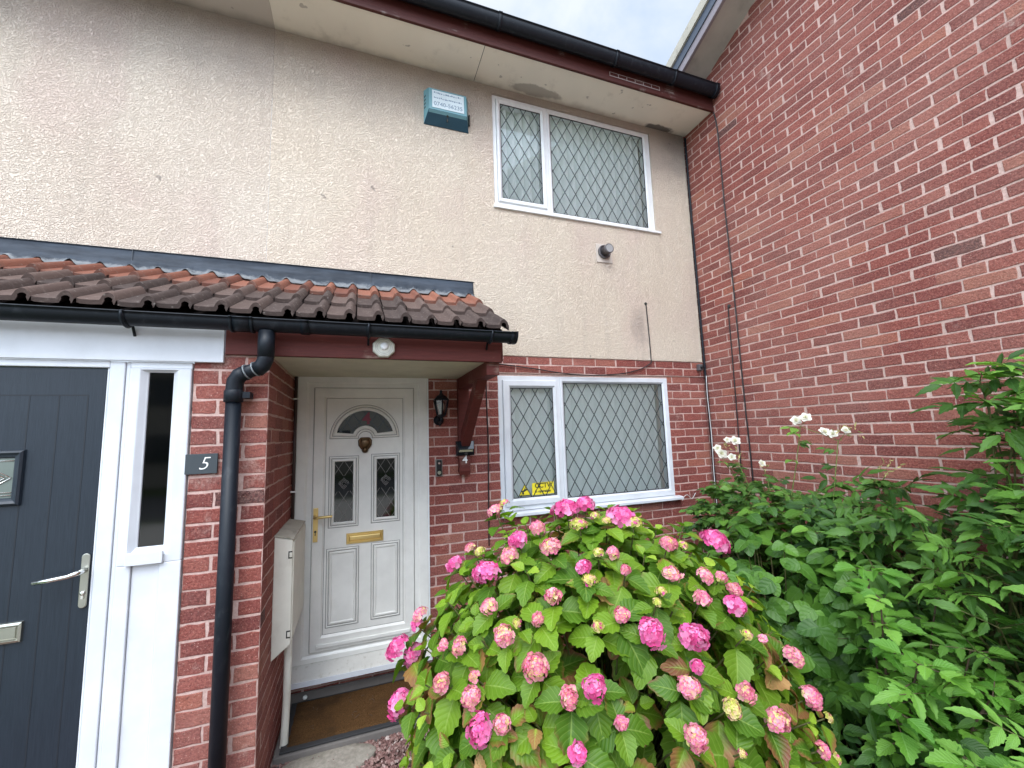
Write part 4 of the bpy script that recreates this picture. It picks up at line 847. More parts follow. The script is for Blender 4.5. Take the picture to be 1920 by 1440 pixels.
m = MB(); m.lathe((-3.917, -.942, 1.985), (0,0,1), [(.034, -.006), (.042, -.004), (.042, .05), (.038, .056)], 24); m.box((-3.885, -.955, 2.0), (-3.845, -.882, 2.03)); m.lathe((-3.852, -.905, 2.015), (0,-1,0), [(.012, 0), (.012, .01)], 10); m.build('pipe_collar', M_blackp, dp)
m = MB(); m.tube([(-3.862, -.9595, 2.129), (-3.857, -.961, 2.131)], .0385, 20); m.tube([(-3.822, -.970, 2.142), (-3.817, -.972, 2.144)], .0385, 20); m.build('solvent_smear', simple('grey_residue', (.20,.22,.23), .6), dp)
# brown pipe with white clips in the porch corner
bp_ = thing('waste_pipe', 'thin brown pipe with white clips in the corner left of the white door', 'pipe', (-3.764, -.03, 1.2))
MB().tube([(-3.760, -.035, 2.235), (-3.760, -.035, 1.16)], .010, 10).build('pipe', M_brownpipe, bp_)
for z_ in (2.075, 1.43): MB().box((-3.776, -.05, z_-.005), (-3.742, -.022, z_+.005)).build('pipe_clip', M_white, bp_, .001)
# meter box
mbx = thing('meter_box', 'cream gas meter box on the inner side of the brick pier', 'meter box', (-3.73, -.32, .9))
X0, X1 = XP1-.002, -3.682; Y0, Y1 = -.585, -.05
m = MB(); m.loft([[(X0, Y1, .62), (X0, Y0, .585), (X0, Y0, 1.245), (X0, Y1, 1.245)], [(X1, Y1, .655), (X1, Y0, .66), (X1, Y0, 1.222), (X1, Y1, 1.222)]]); m.build('box_body', M_cream, mbx, .005)
m = MB(); m.loft([[(X0, Y1+.003, 1.247), (X0, Y0-.006, 1.247), (X0, Y0-.006, 1.254), (X0, Y1+.003, 1.254)], [(X1+.005, Y1+.003, 1.2235), (X1+.005, Y0-.006, 1.2235), (X1+.005, Y0-.006, 1.230), (X1+.005, Y1+.003, 1.230)]]); m.build('box_lid', M_creamtop, mbx, .003)
m = MB(); m.box((X1, Y0+.012, .675), (X1+.006, Y1-.012, 1.208)); m.build('box_door', M_cream, mbx, .004)
for z_ in (1.14, .715):
    m = MB(); m.box((X1-.022, Y0-.0015, z_-.02), (X1-.002, Y0+.004, z_+.02)); m.build('hinge_slot', M_slot, mbx); MB().box((X1-.016, Y0-.004, z_-.013), (X1-.001, Y0-.001, z_+.013)).build('hinge', M_cream, mbx, .002)
gp_ = tag(MB().tube([(-3.715, -.40, .68), (-3.716, -.402, .3), (-3.722, -.41, .06), (-3.735, -.41, -.01)], .021, 14).build('gas_pipe', M_cream), 'cream pipe running from the meter box down into the gravel', 'pipe')
# door mat
dm = thing('doormat', 'worn brown coir doormat with black rubber edge below the white door', 'doormat', (-3.2, -.25, .05))
m = MB(); m.box((-3.735, -.485, .047), (-2.66, -.012, .058)); m.build('rubber_edge', M_mat_b, dm, .003)
m = MB(); nx_, ny_ = 60, 26; vs = []; r_ = np.random.default_rng(9)
for i in range(nx_+1):
    for j in range(ny_+1):
        ed = min(i, nx_-i, j, ny_-j) == 0; vs.append((-3.700+1.0*i/nx_+(r_.normal(0, .002) if ed else 0), -.452+.42*j/ny_+(r_.normal(0, .002) if ed else 0), .0585 if ed else .066+r_.normal(0, .0012)))
m.add(vs, [(i*(ny_+1)+j, (i+1)*(ny_+1)+j, (i+1)*(ny_+1)+j+1, i*(ny_+1)+j+1) for i in range(nx_) for j in range(ny_)], 0, True); m.build('coir_pile', M_coir, dm)
tw = MB(); r_ = np.random.default_rng(4)
for _ in range(26):
    x_, y_ = r_.uniform(-3.65, -2.8), r_.uniform(-.42, -.06); a = r_.uniform(0, 3.1); l_ = r_.uniform(.008, .045); tw.tube([(x_, y_, .071), (x_+l_*.5*math.cos(a), y_+l_*.5*math.sin(a), .074), (x_+l_*math.cos(a+.2), y_+l_*math.sin(a+.2), .071)], .0013, 4)
tag(tw.build('plant_litter', M_twig), 'tiny twigs and dry stalks scattered on the doormat', kind='stuff')
tag(MB().lathe((-3.655, -.03, .085), (0,0,1), [(.001, -.012), (.012, -.008), (.015, 0), (.011, .010), (.002, .013)], 9).build('pebble', M_white), 'small white pebble at the back of the doormat', 'pebble')
# stepping stone
m = MB(); r_ = np.random.default_rng(8); n = 26; rad = [1+.06*math.sin(3*t)+.05*math.sin(5*t+1)+r_.normal(0, .015) for t in np.linspace(0, 2*math.pi, n, endpoint=False)]
lp = lambda s_, z_: [(-3.475+.245*s_*rad[i]*math.cos(2*math.pi*i/n), -.60+.135*s_*rad[i]*math.sin(2*math.pi*i/n), z_+r_.normal(0, .0008)) for i in range(n)]
m.loft([lp(1, -.02), lp(1, .010), lp(.96, .017), lp(.7, .019)], smooth=True); tag(m.build('stepping_stone', M_stone), 'flat rounded grey stone in the gravel in front of the doormat', 'stepping stone')

# ------------------------------------------------------------------ alarm box, flue, sticker
al = thing('alarm_box', 'teal burglar alarm box with faded phone label high on the render', 'alarm box', (-2.645, -.02, 4.6))
ax0, ax1 = -2.842, -2.450; yw = -.018
m = MB(); prb = [(yw, 4.435), (yw, 4.745), (-.070, 4.742), (-.088, 4.728), (-.095, 4.525)]
li = [[(ax0, p[0], p[1]) if p[0] > -.05 else (ax0+.035, p[0], p[1]) for p in prb], [(ax1, p[0], p[1]) if p[0] > -.05 else (ax1-.03, p[0], p[1]) for p in prb]]
m.loft(li); m.build('box_shell', M_teal_l, al, .003)
m = MB(); q = [(ax0+.034, -.0965, 4.528), (ax1-.029, -.0965, 4.528), (ax1+.001, yw-.003, 4.434), (ax0-.001, yw-.003, 4.434)]; q2 = [(p[0], p[1]+.006, p[2]+.004) for p in q]; m.loft([q2, q]); m.build('lower_cover', M_teal_d, al, .002)
lz = lambda z_: -.0890+(-.0062)*(4.728-z_)/.2-.001
m = MB(); m.loft([[(ax0+.062, lz(4.712)-t, 4.712), (ax1-.055, lz(4.712)-t, 4.712), (ax1-.055, lz(4.548)-t, 4.548), (ax0+.062, lz(4.548)-t, 4.548)] for t in (0, .0015)]); m.build('label_sticker', M_label, al)
text_mesh('label_phone_number', '0740-56235', .052, M_ink, al, (-2.642, lz(4.58)-.002, 4.585), depth=.0005)
for zl, h_ in ((4.690, .010), (4.645, .012)):      # worn away lettering: only broken strokes are left
    m = MB(); r_ = np.random.default_rng(int(zl*1000)); x_ = -2.765
    while x_ < -2.53:
        w_ = r_.uniform(.004, .013); q = r_.uniform(.5, 1)*h_; m.box((x_, lz(zl)-.0026, zl-q), (x_+w_, lz(zl)-.0016, zl-q+r_.uniform(.006, .014))); x_ += w_+r_.uniform(.003, .008)
    m.build('label_line', M_ink, al)['kind'] = 'stuff'
lv = MB()
for i in range(4):
    z_ = 4.69-.034*i; lv.add([(ax0+.0045, -.030, z_-.010), (ax0+.0265, -.064, z_+.014), (ax0+.0265, -.064, z_-.002), (ax0+.0045, -.030, z_-.026)], [(0,1,2,3)]); 
lv.build('vent_slots', M_slot, al); 
m = MB(); m.lathe((-2.648, -.078, 4.505), (0,-.7,-.7), [(.009, 0), (.009, .004)], 12); m.box((-2.652, -.072, 4.462), (-2.644, -.060, 4.484)); m.build('key_lock', M_slot, al)
m = MB().box((ax1-.001, -.04, 4.50), (ax1+.012, -.019, 4.60)); m.build('cable_gland', M_slot, al, .002)
fu = thing('boiler_flue', 'dark round boiler flue on a pale square plate below the upper window', 'flue', (-1.12, -.02, 3.5))
m = MB(); m.box((-1.212, -.024, 3.388), (-1.035, -.0165, 3.575)); m.build('backing_plate', simple('pale_render_plate', (.56,.49,.43), .85, .15), fu, .004)
fc = Vector((-1.128, -.024, 3.492)); m = MB(); m.lathe(fc, (0,-1,0), [(.066, 0), (.068, .014), (.058, .020), (.056, .010)], 28); m.build('flue_collar', M_flue, fu)
m = MB(); m.lathe(fc, (0,-1,0), [(.042, .002), (.042, .062), (.046, .063), (.046, .098), (.038, .101), (.036, .094)], 28); m.build('flue_pipe', M_flue, fu)
m = MB(); m.lathe(fc+Vector((0, -.0965, 0)), (0,-1,0), [(.037, 0), (.037, .003)], 24); m.build('flue_grille', simple('grille_grey', (.36,.36,.36), .5, .5, .3), fu)
# cctv sticker
ck = thing('cctv_sticker', 'yellow cctv warning sticker in the lower left pane of the ground floor window', 'sticker', (-1.9, .006, 1.3)); yk = .0085
m = MB(); m.add([(-1.955, yk, 1.258), (-1.752, yk, 1.262), (-1.752, yk, 1.362), (-1.955, yk, 1.358)], [(0,1,2,3)]); m.build('yellow_label', M_yellow, ck)
text_mesh('label_text', 'CCTV', .056, M_black, ck, (-1.856, yk-.0006, 1.333), depth=.0002, bold=.0015); text_mesh('label_text', 'in operation', .030, M_black, ck, (-1.856, yk-.0006, 1.287), depth=.0002, bold=.001)
m = MB(); t0 = (-2.022, 1.292); tri = lambda r_t: [(t0[0]+r_t*math.cos(a), t0[1]+r_t*math.sin(a)) for a in (math.pi/2, math.pi*7/6, math.pi*11/6)]
m.add([(x_, yk, z_) for x_, z_ in tri(.068)], [(0,1,2)]); m.build('triangle_border', M_black, ck)
m = MB(); m.add([(x_, yk-.0004, z_) for x_, z_ in tri(.054)], [(0,1,2)]); m.build('warning_triangle', M_yellow, ck)
m = MB(); c_, s_ = math.cos(.45), math.sin(.45); rot = lambda x_, z_: (t0[0]+x_*c_-z_*s_, yk-.0008, t0[1]+x_*s_+z_*c_)
m.add([rot(-.026, .002), rot(.018, .002), rot(.018, .018), rot(-.026, .018)], [(0,1,2,3)]); m.add([rot(.018, .005), rot(.028, .002), rot(.028, .018), rot(.018, .015)], [(0,1,2,3)]); m.add([rot(-.020, .002), rot(-.010, .002), rot(-.016, -.016), rot(-.026, -.012)], [(0,1,2,3)]); m.build('camera_symbol', M_black, ck)

# ------------------------------------------------------------------ house across the street (seen as a reflection)
oh = thing('distant_house', 'pale house across the street mirrored in the fanlight of the white door', 'house', (-6, -21, 0))
MB().box((-16, -27, 0), (4, -20, 5.2)).build('house_wall', simple('distant_render', (.42,.38,.33), .9), oh)
m = MB(); m.prism([(-19.6, 5.1), (-23.5, 7.6), (-27.4, 5.1)], 'x', -16.3, 4.3); m.build('roof', simple('distant_slate', (.10,.09,.09), .8), oh)
m = MB()
for x_ in (-14, -11, -7.5, -4.5, -1, 2):
    for z_ in (1.0, 3.4): m.box((x_-.7, -19.99, z_), (x_+.7, -19.95, z_+1.2))
m.build('window_row', simple('distant_glass', (.06,.07,.08), .1), oh)

# ------------------------------------------------------------------ foliage
def leaf(L_, W_, nx=4, ny=7, shape='ovate', fold=.25, droop=.25, serr=.0, wav=0., seed=0):
    r_ = np.random.default_rng(seed); V = []; U = []
    for j in range(ny+1):
        v = j/ny
        if shape == 'ovate': w_ = math.sin(math.pi*v**.80)**.78*(1-.25*v)*1.1
        elif shape == 'lance': w_ = math.sin(math.pi*v**.72)**1.0
        elif shape == 'round': w_ = (math.sin(math.pi*min(1, v*.96+.04)**.70))**.60
        if j == ny: w_ = 0.
        if j == 0: w_ = .04
        for i in range(-nx, nx+1):
            u = i/nx; s_ = 0.
            if abs(i) == nx and 0 < j < ny: s_ = serr*(1 if j % 2 else -1)
            x_ = u*W_/2*w_*(1+s_); y_ = v*L_ + (abs(u)*.03*L_ if abs(i) == nx and serr else 0)*(1 if j % 2 else 0)
            z_ = abs(x_)*fold-droop*L_*v*v+wav*L_*math.sin(v*9+seed)*abs(u)+.012*L_*math.cos(abs(u)*0+v*ny*math.pi)*(abs(u) > .3)
            V.append((x_, y_, z_)); U.append((u, v))
    n = 2*nx+1; F = [(j*n+i, j*n+i+1, (j+1)*n+i+1, (j+1)*n+i) for j in range(ny) for i in range(2*nx)]
    return np.array(V), np.array(U), np.array(F)
class Foliage:
    def __init__(s, variants): s.var = variants; s.V = []; s.F = []; s.L = []; s.T = []; s.n = 0
    def add(s, pos, d, nrm_, sc, vi=None, rv=None, tone=0.):
        if vi is None: vi = random.randrange(len(s.var))
        V, U, F = s.var[vi]; d = np.array(d, float); d /= np.linalg.norm(d)+1e-9; nn = np.array(nrm_, float); x_ = np.cross(d, nn); lx = np.linalg.norm(x_)
        if lx < 1e-4: x_ = np.cross(d, (0.3, .9, .1)); lx = np.linalg.norm(x_)
        x_ /= lx; z_ = np.cross(x_, d); Mx = np.stack([x_, d, z_])
        s.V.append((V*sc) @ Mx + np.array(pos)); s.F.append(F+s.n); s.n += len(V)
        rv = random.random() if rv is None else rv
        s.L.append(np.c_[U, np.full(len(U), rv)]); s.T.append(np.full(len(U), tone))
    def build(s, name, m, parent):
        V = np.concatenate(s.V).astype('f'); F = np.concatenate(s.F); me = bpy.data.meshes.new(name)
        me.vertices.add(len(V)); me.vertices.foreach_set('co', V.ravel()); me.loops.add(F.size); me.loops.foreach_set('vertex_index', F.ravel().astype('i'))
        me.polygons.add(len(F)); me.polygons.foreach_set('loop_start', (np.arange(len(F))*F.shape[1]).astype('i')); me.polygons.foreach_set('use_smooth', np.ones(len(F), bool))
        me.update(calc_edges=True); me.validate()
        a = me.attributes.new('lf', 'FLOAT_VECTOR', 'POINT'); a.data.foreach_set('vector', np.concatenate(s.L).astype('f').ravel())
        a = me.attributes.new('tone', 'FLOAT', 'POINT'); a.data.foreach_set('value', np.concatenate(s.T).astype('f'))
        me.materials.append(m); return link(name, me, parent)
def unit(v): v = np.array(v, float); return v/(np.linalg.norm(v)+1e-9)
def stem_to(mb, base, tip, r0=.006, r1=.003, sag=.15, n=5, seg=5):
    b, t = np.array(base, float), np.array(tip, float); mid = b+(t-b)*.5+np.array([(t-b)[0]*-.15, (t-b)[1]*-.15, sag*np.linalg.norm(t-b)*.6])
    pts = [(1-u)**2*b+2*u*(1-u)*mid+u*u*t for u in np.linspace(0, 1, n+1)]; mb.tube([tuple(p) for p in pts], list(np.linspace(r0, r1, n+1)), seg, 0, False); return pts

# ---- hydrangea
HC = np.array((-2.28, -1.52, .45)); HR = np.array((.88, .82, .97))
hy = thing('hydrangea', 'large hydrangea bush with pink flower heads between the door and the shrubs', 'hydrangea', (-2.28, -1.52, 0))
FL = [(-3.166,-1.323,0.866,0.054,'P'),(-3.097,-1.313,0.822,0.055,'P'),(-3.064,-1.285,0.974,0.038,'M'),(-3.08,-1.292,0.934,0.029,'P'),(-3.159,-1.367,0.666,0.056,'P'),(-2.894,-1.257,1.165,0.04,'P'),(-2.844,-1.625,1.222,0.055,'P'),(-2.814,-1.257,1.232,0.027,'M'),(-2.809,-1.409,1.251,0.025,'G'),(-2.69,-1.283,1.403,0.036,'M'),(-2.645,-1.295,1.437,0.026,'G'),(-2.696,-1.61,1.331,0.047,'P'),(-2.749,-1.654,1.29,0.04,'M'),(-2.605,-1.622,1.375,0.037,'M'),(-2.612,-1.768,1.332,0.039,'M'),(-2.44,-1.576,1.431,0.058,'P'),(-2.345,-1.576,1.444,0.049,'P'),(-2.46,-1.733,1.396,0.036,'G'),(-2.37,-1.704,1.42,0.019,'G'),(-2.264,-1.746,1.412,0.055,'P'),(-2.232,-1.794,1.393,0.031,'G'),(-2.347,-1.76,1.405,0.019,'G'),(-1.774,-1.759,1.25,0.076,'P'),(-2.165,-1.915,1.324,0.036,'M'),(-2.089,-1.911,1.31,0.019,'G'),(-2.245,-2.021,1.253,0.03,'M'),(-2.094,-2.025,1.224,0.029,'M'),(-2.007,-2.012,1.204,0.026,'M'),(-1.972,-2.04,1.16,0.026,'M'),(-2.177,-2.09,1.178,0.03,'M'),(-2.028,-2.093,1.13,0.042,'P'),(-2.472,-1.891,1.323,0.02,'G'),(-2.421,-1.914,1.32,0.024,'M'),(-2.546,-1.909,1.287,0.023,'P'),(-2.552,-1.953,1.254,0.024,'G'),(-2.683,-1.923,1.208,0.03,'M'),(-2.414,-1.977,1.277,0.019,'M'),(-2.328,-2.06,1.217,0.018,'G'),(-2.362,-2.079,1.193,0.014,'G'),(-2.5,-2.068,1.171,0.026,'M'),(-2.585,-2.057,1.144,0.019,'G'),(-2.75,-1.935,1.149,0.019,'M'),(-2.81,-1.894,1.13,0.018,'G'),(-2.429,-2.126,1.126,0.043,'P'),(-2.289,-2.163,1.097,0.048,'P'),(-2.054,-2.154,1.061,0.02,'G'),(-1.976,-2.147,1.029,0.013,'M'),(-2.872,-1.763,1.15,0.028,'M'),(-2.859,-1.879,1.091,0.036,'M'),(-3.024,-1.66,0.996,0.02,'M'),(-2.983,-1.745,1.022,0.031,'M'),(-3.045,-1.747,0.914,0.034,'M'),(-2.973,-1.885,0.927,0.037,'M'),(-2.795,-2.007,1.036,0.04,'M'),(-2.961,-1.86,0.973,0.015,'M'),(-2.966,-1.95,0.86,0.041,'P'),(-2.907,-2.0,0.896,0.031,'M'),(-2.724,-2.103,0.982,0.028,'M'),(-2.651,-2.129,1.01,0.032,'P'),(-2.376,-2.222,0.994,0.032,'M'),(-2.322,-2.203,1.035,0.018,'P'),(-2.18,-2.245,0.95,0.027,'M'),(-2.256,-2.26,0.93,0.034,'G'),(-2.085,-2.269,0.858,0.039,'M'),(-2.402,-2.27,0.889,0.037,'M'),(-1.792,-2.112,0.916,0.038,'M'),(-1.8,-2.169,0.808,0.041,'M'),(-1.653,-2.119,0.678,0.019,'G'),(-2.605,-2.193,0.936,0.019,'M'),(-2.27,-2.3,0.833,0.011,'G'),(-2.732,-2.162,0.865,0.022,'P'),(-1.862,-2.24,0.695,0.023,'M'),(-1.683,-2.153,0.567,0.018,'G')]
def build_cols(name, V, F, Cc, m, parent):
    me = bpy.data.meshes.new(name); me.from_pydata(V, [], F); me.polygons.foreach_set('use_smooth', [True]*len(F))
    a = me.attributes.new('col', 'FLOAT_COLOR', 'POINT'); a.data.foreach_set('color', np.array([(*c_, 1) for c_ in Cc], 'f').ravel()); me.materials.append(m); return link(name, me, parent)
def flower_head(pos, nrm_, rad, kind, parent, seed):
    r_ = np.random.default_rng(seed); V = []; F = []; Cc = []; nrm_ = unit(nrm_); a = unit(np.cross(nrm_, (.2, .5, .9))); b = np.cross(nrm_, a)
    fs_ = {'P': .0130, 'M': .0100, 'G': .0066}[kind]*(.85+.3*min(1, rad/.05)); N = int({'P': 2.3, 'M': 2.6, 'G': 2.8}[kind]*2*math.pi*rad*rad*.85/(fs_*fs_*3.5))+8
    sa_, sb_ = r_.uniform(.82, 1.18, 2); lob = unit(r_.normal(0, 1, 3))
    N = min(N, 150)
    for i in range(N):
        t = math.acos(1-1.22*(i+.5)/N); ph_ = i*2.39996; dirn = math.cos(t)*nrm_+math.sin(t)*(math.cos(ph_)*a+math.sin(ph_)*b)
        jit = r_.normal(0, .06); jit += .13*float(dirn @ lob); p = np.array(pos)+(dirn+(sa_-1)*(dirn @ a)*a+(sb_-1)*(dirn @ b)*b)*rad*(1+jit)*(1-.36*max(0, math.cos(t))); n_ = unit(dirn+r_.normal(0, .22, 3)); fa = unit(np.cross(n_, r_.normal(0, 1, 3))); fb_ = np.cross(n_, fa)
        u = r_.random(); edge = math.sin(t)
        pink = np.array([(.80,.12,.35), (.86,.19,.44), (.72,.07,.27), (.88,.30,.52)][r_.integers(4)])
        salm = np.array([(.84,.14,.38), (.86,.22,.46), (.76,.09,.32), (.88,.34,.46)][r_.integers(4)])
        yel = np.array([(.72,.68,.16), (.58,.64,.12), (.80,.70,.28), (.80,.56,.30)][r_.integers(4)])
        if kind == 'P': c_ = pink; sz = fs_*r_.uniform(.85, 1.15); cen = pink*.85+.05
        elif kind == 'M': ispink = u < .48+.38*edge; c_ = salm if ispink else yel; sz = fs_*(1.1 if ispink else .72); cen = np.array((.84,.60,.36))
        else: c_ = yel if u < .88 else salm; sz = fs_*.85; cen = c_*.8
        c_ = c_*r_.uniform(.82, 1.08); ct = len(V)
        rot = r_.uniform(0, 6.3); V.append(tuple(p-n_*sz*.15)); Cc.append(tuple(np.clip(cen, 0, 1)))
        for q in range(4):
            an = rot+q*math.pi/2+r_.normal(0, .08); dv = math.cos(an)*fa+math.sin(an)*fb_; sv = -math.sin(an)*fa+math.cos(an)*fb_; s2 = sz*r_.uniform(.85, 1.1); k0 = len(V)
            for (l_, w_, h_) in ((.55, .50, .22), (1.0, .36, .20), (1.08, 0, .14), (1.0, -.36, .20), (.55, -.50, .22)):
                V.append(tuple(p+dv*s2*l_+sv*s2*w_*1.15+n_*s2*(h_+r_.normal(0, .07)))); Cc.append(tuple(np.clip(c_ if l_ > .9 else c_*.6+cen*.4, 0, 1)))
            F += [(ct, k0+4, k0+2), (ct, k0+2, k0), (k0, k0+2, k0+1), (k0+4, k0+3, k0+2)]
    # inner dome so that gaps between florets stay plant coloured
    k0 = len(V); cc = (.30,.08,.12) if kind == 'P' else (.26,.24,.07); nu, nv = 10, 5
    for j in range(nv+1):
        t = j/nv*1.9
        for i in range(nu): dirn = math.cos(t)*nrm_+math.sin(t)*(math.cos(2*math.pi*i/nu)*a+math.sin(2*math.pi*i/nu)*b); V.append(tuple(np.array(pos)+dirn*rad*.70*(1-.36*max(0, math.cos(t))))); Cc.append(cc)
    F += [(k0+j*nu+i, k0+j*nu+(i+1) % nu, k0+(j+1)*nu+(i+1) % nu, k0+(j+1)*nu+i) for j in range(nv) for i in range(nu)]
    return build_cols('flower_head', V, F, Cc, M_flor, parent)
hl = [leaf(.122, .100, 4, 10, 'ovate', .30, .22, .07, .01, s_) for s_ in range(3)]+[leaf(.122, .096, 4, 10, 'ovate', .12, .38, .07, .02, 4), leaf(.112, .092, 4, 10, 'ovate', .55, .10, .07, .015, 5)]
fo = Foliage(hl); st_ = MB(); r_ = np.random.default_rng(77)
def ell_n(p): return unit((np.array(p)-HC)/HR**2)
shoots = []
for i, (x_, y_, z_, rd, kd) in enumerate(FL):
    p = np.array((x_, y_, z_)); n_ = unit(ell_n(p)+np.array((0, 0, .45))); rd *= .90; flower_head(p, n_, rd, kd, hy, 100+i); shoots.append((p-n_*rd*.75, n_, 1, rd))
# fill shoots by rejection on the dome
cand = []; tries = 0
while len(cand) < 430 and tries < 90000:
    tries += 1; d = unit(r_.normal(0, 1, 3))
    if d[2] < -.42: continue
    lay = 1.0 if r_.random() < .72 else r_.uniform(.72, .9); p = HC+d*HR*lay*r_.uniform(.95, 1.03)
    if p[2] < .06: continue
    if any(np.linalg.norm(p-q[0]) < (.088 if lay > .9 else .12) for q in cand): continue
    if lay > .9 and any(np.linalg.norm(p-q[0]) < .075+q[3]*.6 for q in shoots): continue
    cand.append((p, unit(ell_n(p)+np.array((0, 0, .4))), 0, 0.))
for (p, n_, isf, rd) in shoots+cand:
    a = unit(np.cross(n_, r_.normal(0, 1, 3))); b = np.cross(n_, a); ax_ = r_.uniform(0, 3.14); tone_s = r_.random()
    npairs = 3 if not isf else 2; big = r_.uniform(.75, 1.25)
    for k_ in range(npairs):
        an = ax_+k_*math.pi/2; size = big*(.42+.30*k_ if not isf else .72+.22*k_); down = .01+.032*k_+(.012 if isf else 0)
        for sg in (1, -1):
            d = math.cos(an)*a*sg+math.sin(an)*b*sg; el = .75-.38*k_ if not isf else .25-.2*k_; dd = unit(d+n_*el+np.array((0, 0, -.12-.1*k_))+r_.normal(0, .12, 3)); nn = unit(n_*1.0-d*.35+r_.normal(0, .18, 3)+np.array((0, 0, .3)))
            tone = 0. if r_.random() < .42 else float(r_.beta(1.3, 1.6)*.8); tone = 1.0 if r_.random() < .012 else tone*(1.1 if p[2] < 1.05 else .55)
            young = float(r_.uniform(.8, 1)) if (k_ == 0 and not isf and r_.random() < .7) else float(r_.uniform(0, .85))
            fo.add(p-n_*down+dd*.012, dd, nn, 1.02*size, None, young, tone)
    if r_.random() < .8: stem_to(st_, (HC[0]+(p[0]-HC[0])*.12, HC[1]+(p[1]-HC[1])*.12, .02), p-n_*.002, .006, .0028, .1)
# inner leaves that close the view through the bush
for _ in range(760):
    d = unit(r_.normal(0, 1, 3)); 
    if d[2] < -.4: continue
    p = HC+d*HR*r_.uniform(.60, .91); n_ = unit(d+np.array((0,0,.5))); t_ = unit(np.cross(n_, r_.normal(0, 1, 3)))
    fo.add(p, unit(t_+n_*.1), n_, r_.uniform(.8, 1.25), None, r_.uniform(0, .5), float(r_.random()*.6))
fo.build('foliage', M_hyd, hy); st_.build('stems', M_stem, hy)

# ---- generic leafy mass
def inside_samples(r_, C_, R__, n, lo=.55, zmin=.05, up_=.0):
    out = []
    while len(out) < n:
        d = unit(r_.normal(0, 1, 3)); 
        if d[2] < -.5: continue
        p = np.array(C_)+d*np.array(R__)*(lo+(1.04-lo)*r_.random()**.5)
        if p[2] < zmin or p[0] > -.04: continue
        out.append((p, d))
    return out
def compound(fo, p, d, n_, L_, npair, lsize, r_, rv, st=None, terminal=1.1, opp=True):
    """pinnate leaf: pairs of leaflets along a rachis plus one at the tip"""
    side = unit(np.cross(d, n_)); nn = unit(np.cross(side, d)); pts = []
    for k_ in range(npair):
        t = .35+.65*k_/npair; q = p+d*L_*t-nn*.10*L_*t*t; pts.append(q)
        for sg in (1, -1):
            dd = unit(side*sg+d*.45-nn*.12+r_.normal(0, .10, 3)); fo.add(q, dd, unit(nn+r_.normal(0, .15, 3)), lsize*(.85+.2*k_/max(1, npair-1))*r_.uniform(.85, 1.1), None, rv)
    q = p+d*L_*1.02-nn*.10*L_; fo.add(q, unit(d-nn*.25+r_.normal(0, .08, 3)), nn, lsize*terminal, None, rv)
    if st is not None: st.tube([tuple(p), tuple(p+d*L_*.5-nn*.025*L_), tuple(q)], .0018, 4, 0, False)

# elder along the gable wall
eld = thing('elder_shrub', 'tall dark green elder with long pointed leaflets against the brick gable at the right edge', 'shrub', (-.45, -2.0, 0))
fe = Foliage([leaf(.105, .040, 3, 10, 'lance', .25, dr, .10, .012, s_) for s_, dr in ((0, .22), (1, .35), (2, .12))]); se = MB(); r_ = np.random.default_rng(5)
tips = []
for C_, R__, n in (((-.55, -2.35, .70), (.50, .95, .72), 140), ((-.95, -2.65, .42), (.48, .62, .60), 70), ((-.42, -1.75, .85), (.38, .55, .48), 50), ((-.33, -2.52, 1.42), (.28, .38, .42), 40)):
    for p, d in inside_samples(r_, C_, R__, n, .72): tips.append((p, d))
for p in ((-.42, -1.98, 2.0), (-.36, -2.12, 2.03), (-.50, -2.03, 1.87), (-.34, -2.25, 1.93), (-.44, -2.14, 1.85), (-.30, -2.05, 1.98), (-.52, -2.3, 1.85), (-.40, -2.42, 2.0), (-.38, -1.96, 1.78), (-.30, -2.3, 1.75), (-.35, -1.45, 1.50), (-.33, -1.6, 1.48), (-.42, -1.8, 1.52)):
    tips.append((np.array(p)+np.array((.02, -.20 if p[1] < -1.9 else 0, -.03 if p[1] < -1.9 else -.12)), unit((-.3, -.1, .6))))
for i, (p, d) in enumerate(tips):
    young = .9+.1*r_.random() if (r_.random() < .14) else None
    hd = unit((d[0]-.25, d[1]-.15, 0)); az0 = r_.uniform(0, 6.28)
    for q in range(3 if p[2] < 1.75 else 4):
        an = az0+q*2.1; d2 = unit(np.array((math.cos(an), math.sin(an), .25))*.8+hd*.6+r_.normal(0, .22, 3))
        compound(fe, p, d2, unit((-.35-d2[0]*.2, -.45-d2[1]*.2, .9)+r_.normal(0, .25, 3)), r_.uniform(.12, .18), r_.integers(2, 4), r_.uniform(.75, 1.12), r_, young if young else float(r_.uniform(0, .85)), se)
    stem_to(se, (-.35+r_.normal(0, .08), -2.1+r_.normal(0, .15)+(p[1]+2.1)*.3, .0), p, .009, .003, .12)
fe.build('foliage', M_eld, eld); se.build('stems', M_stem, eld)

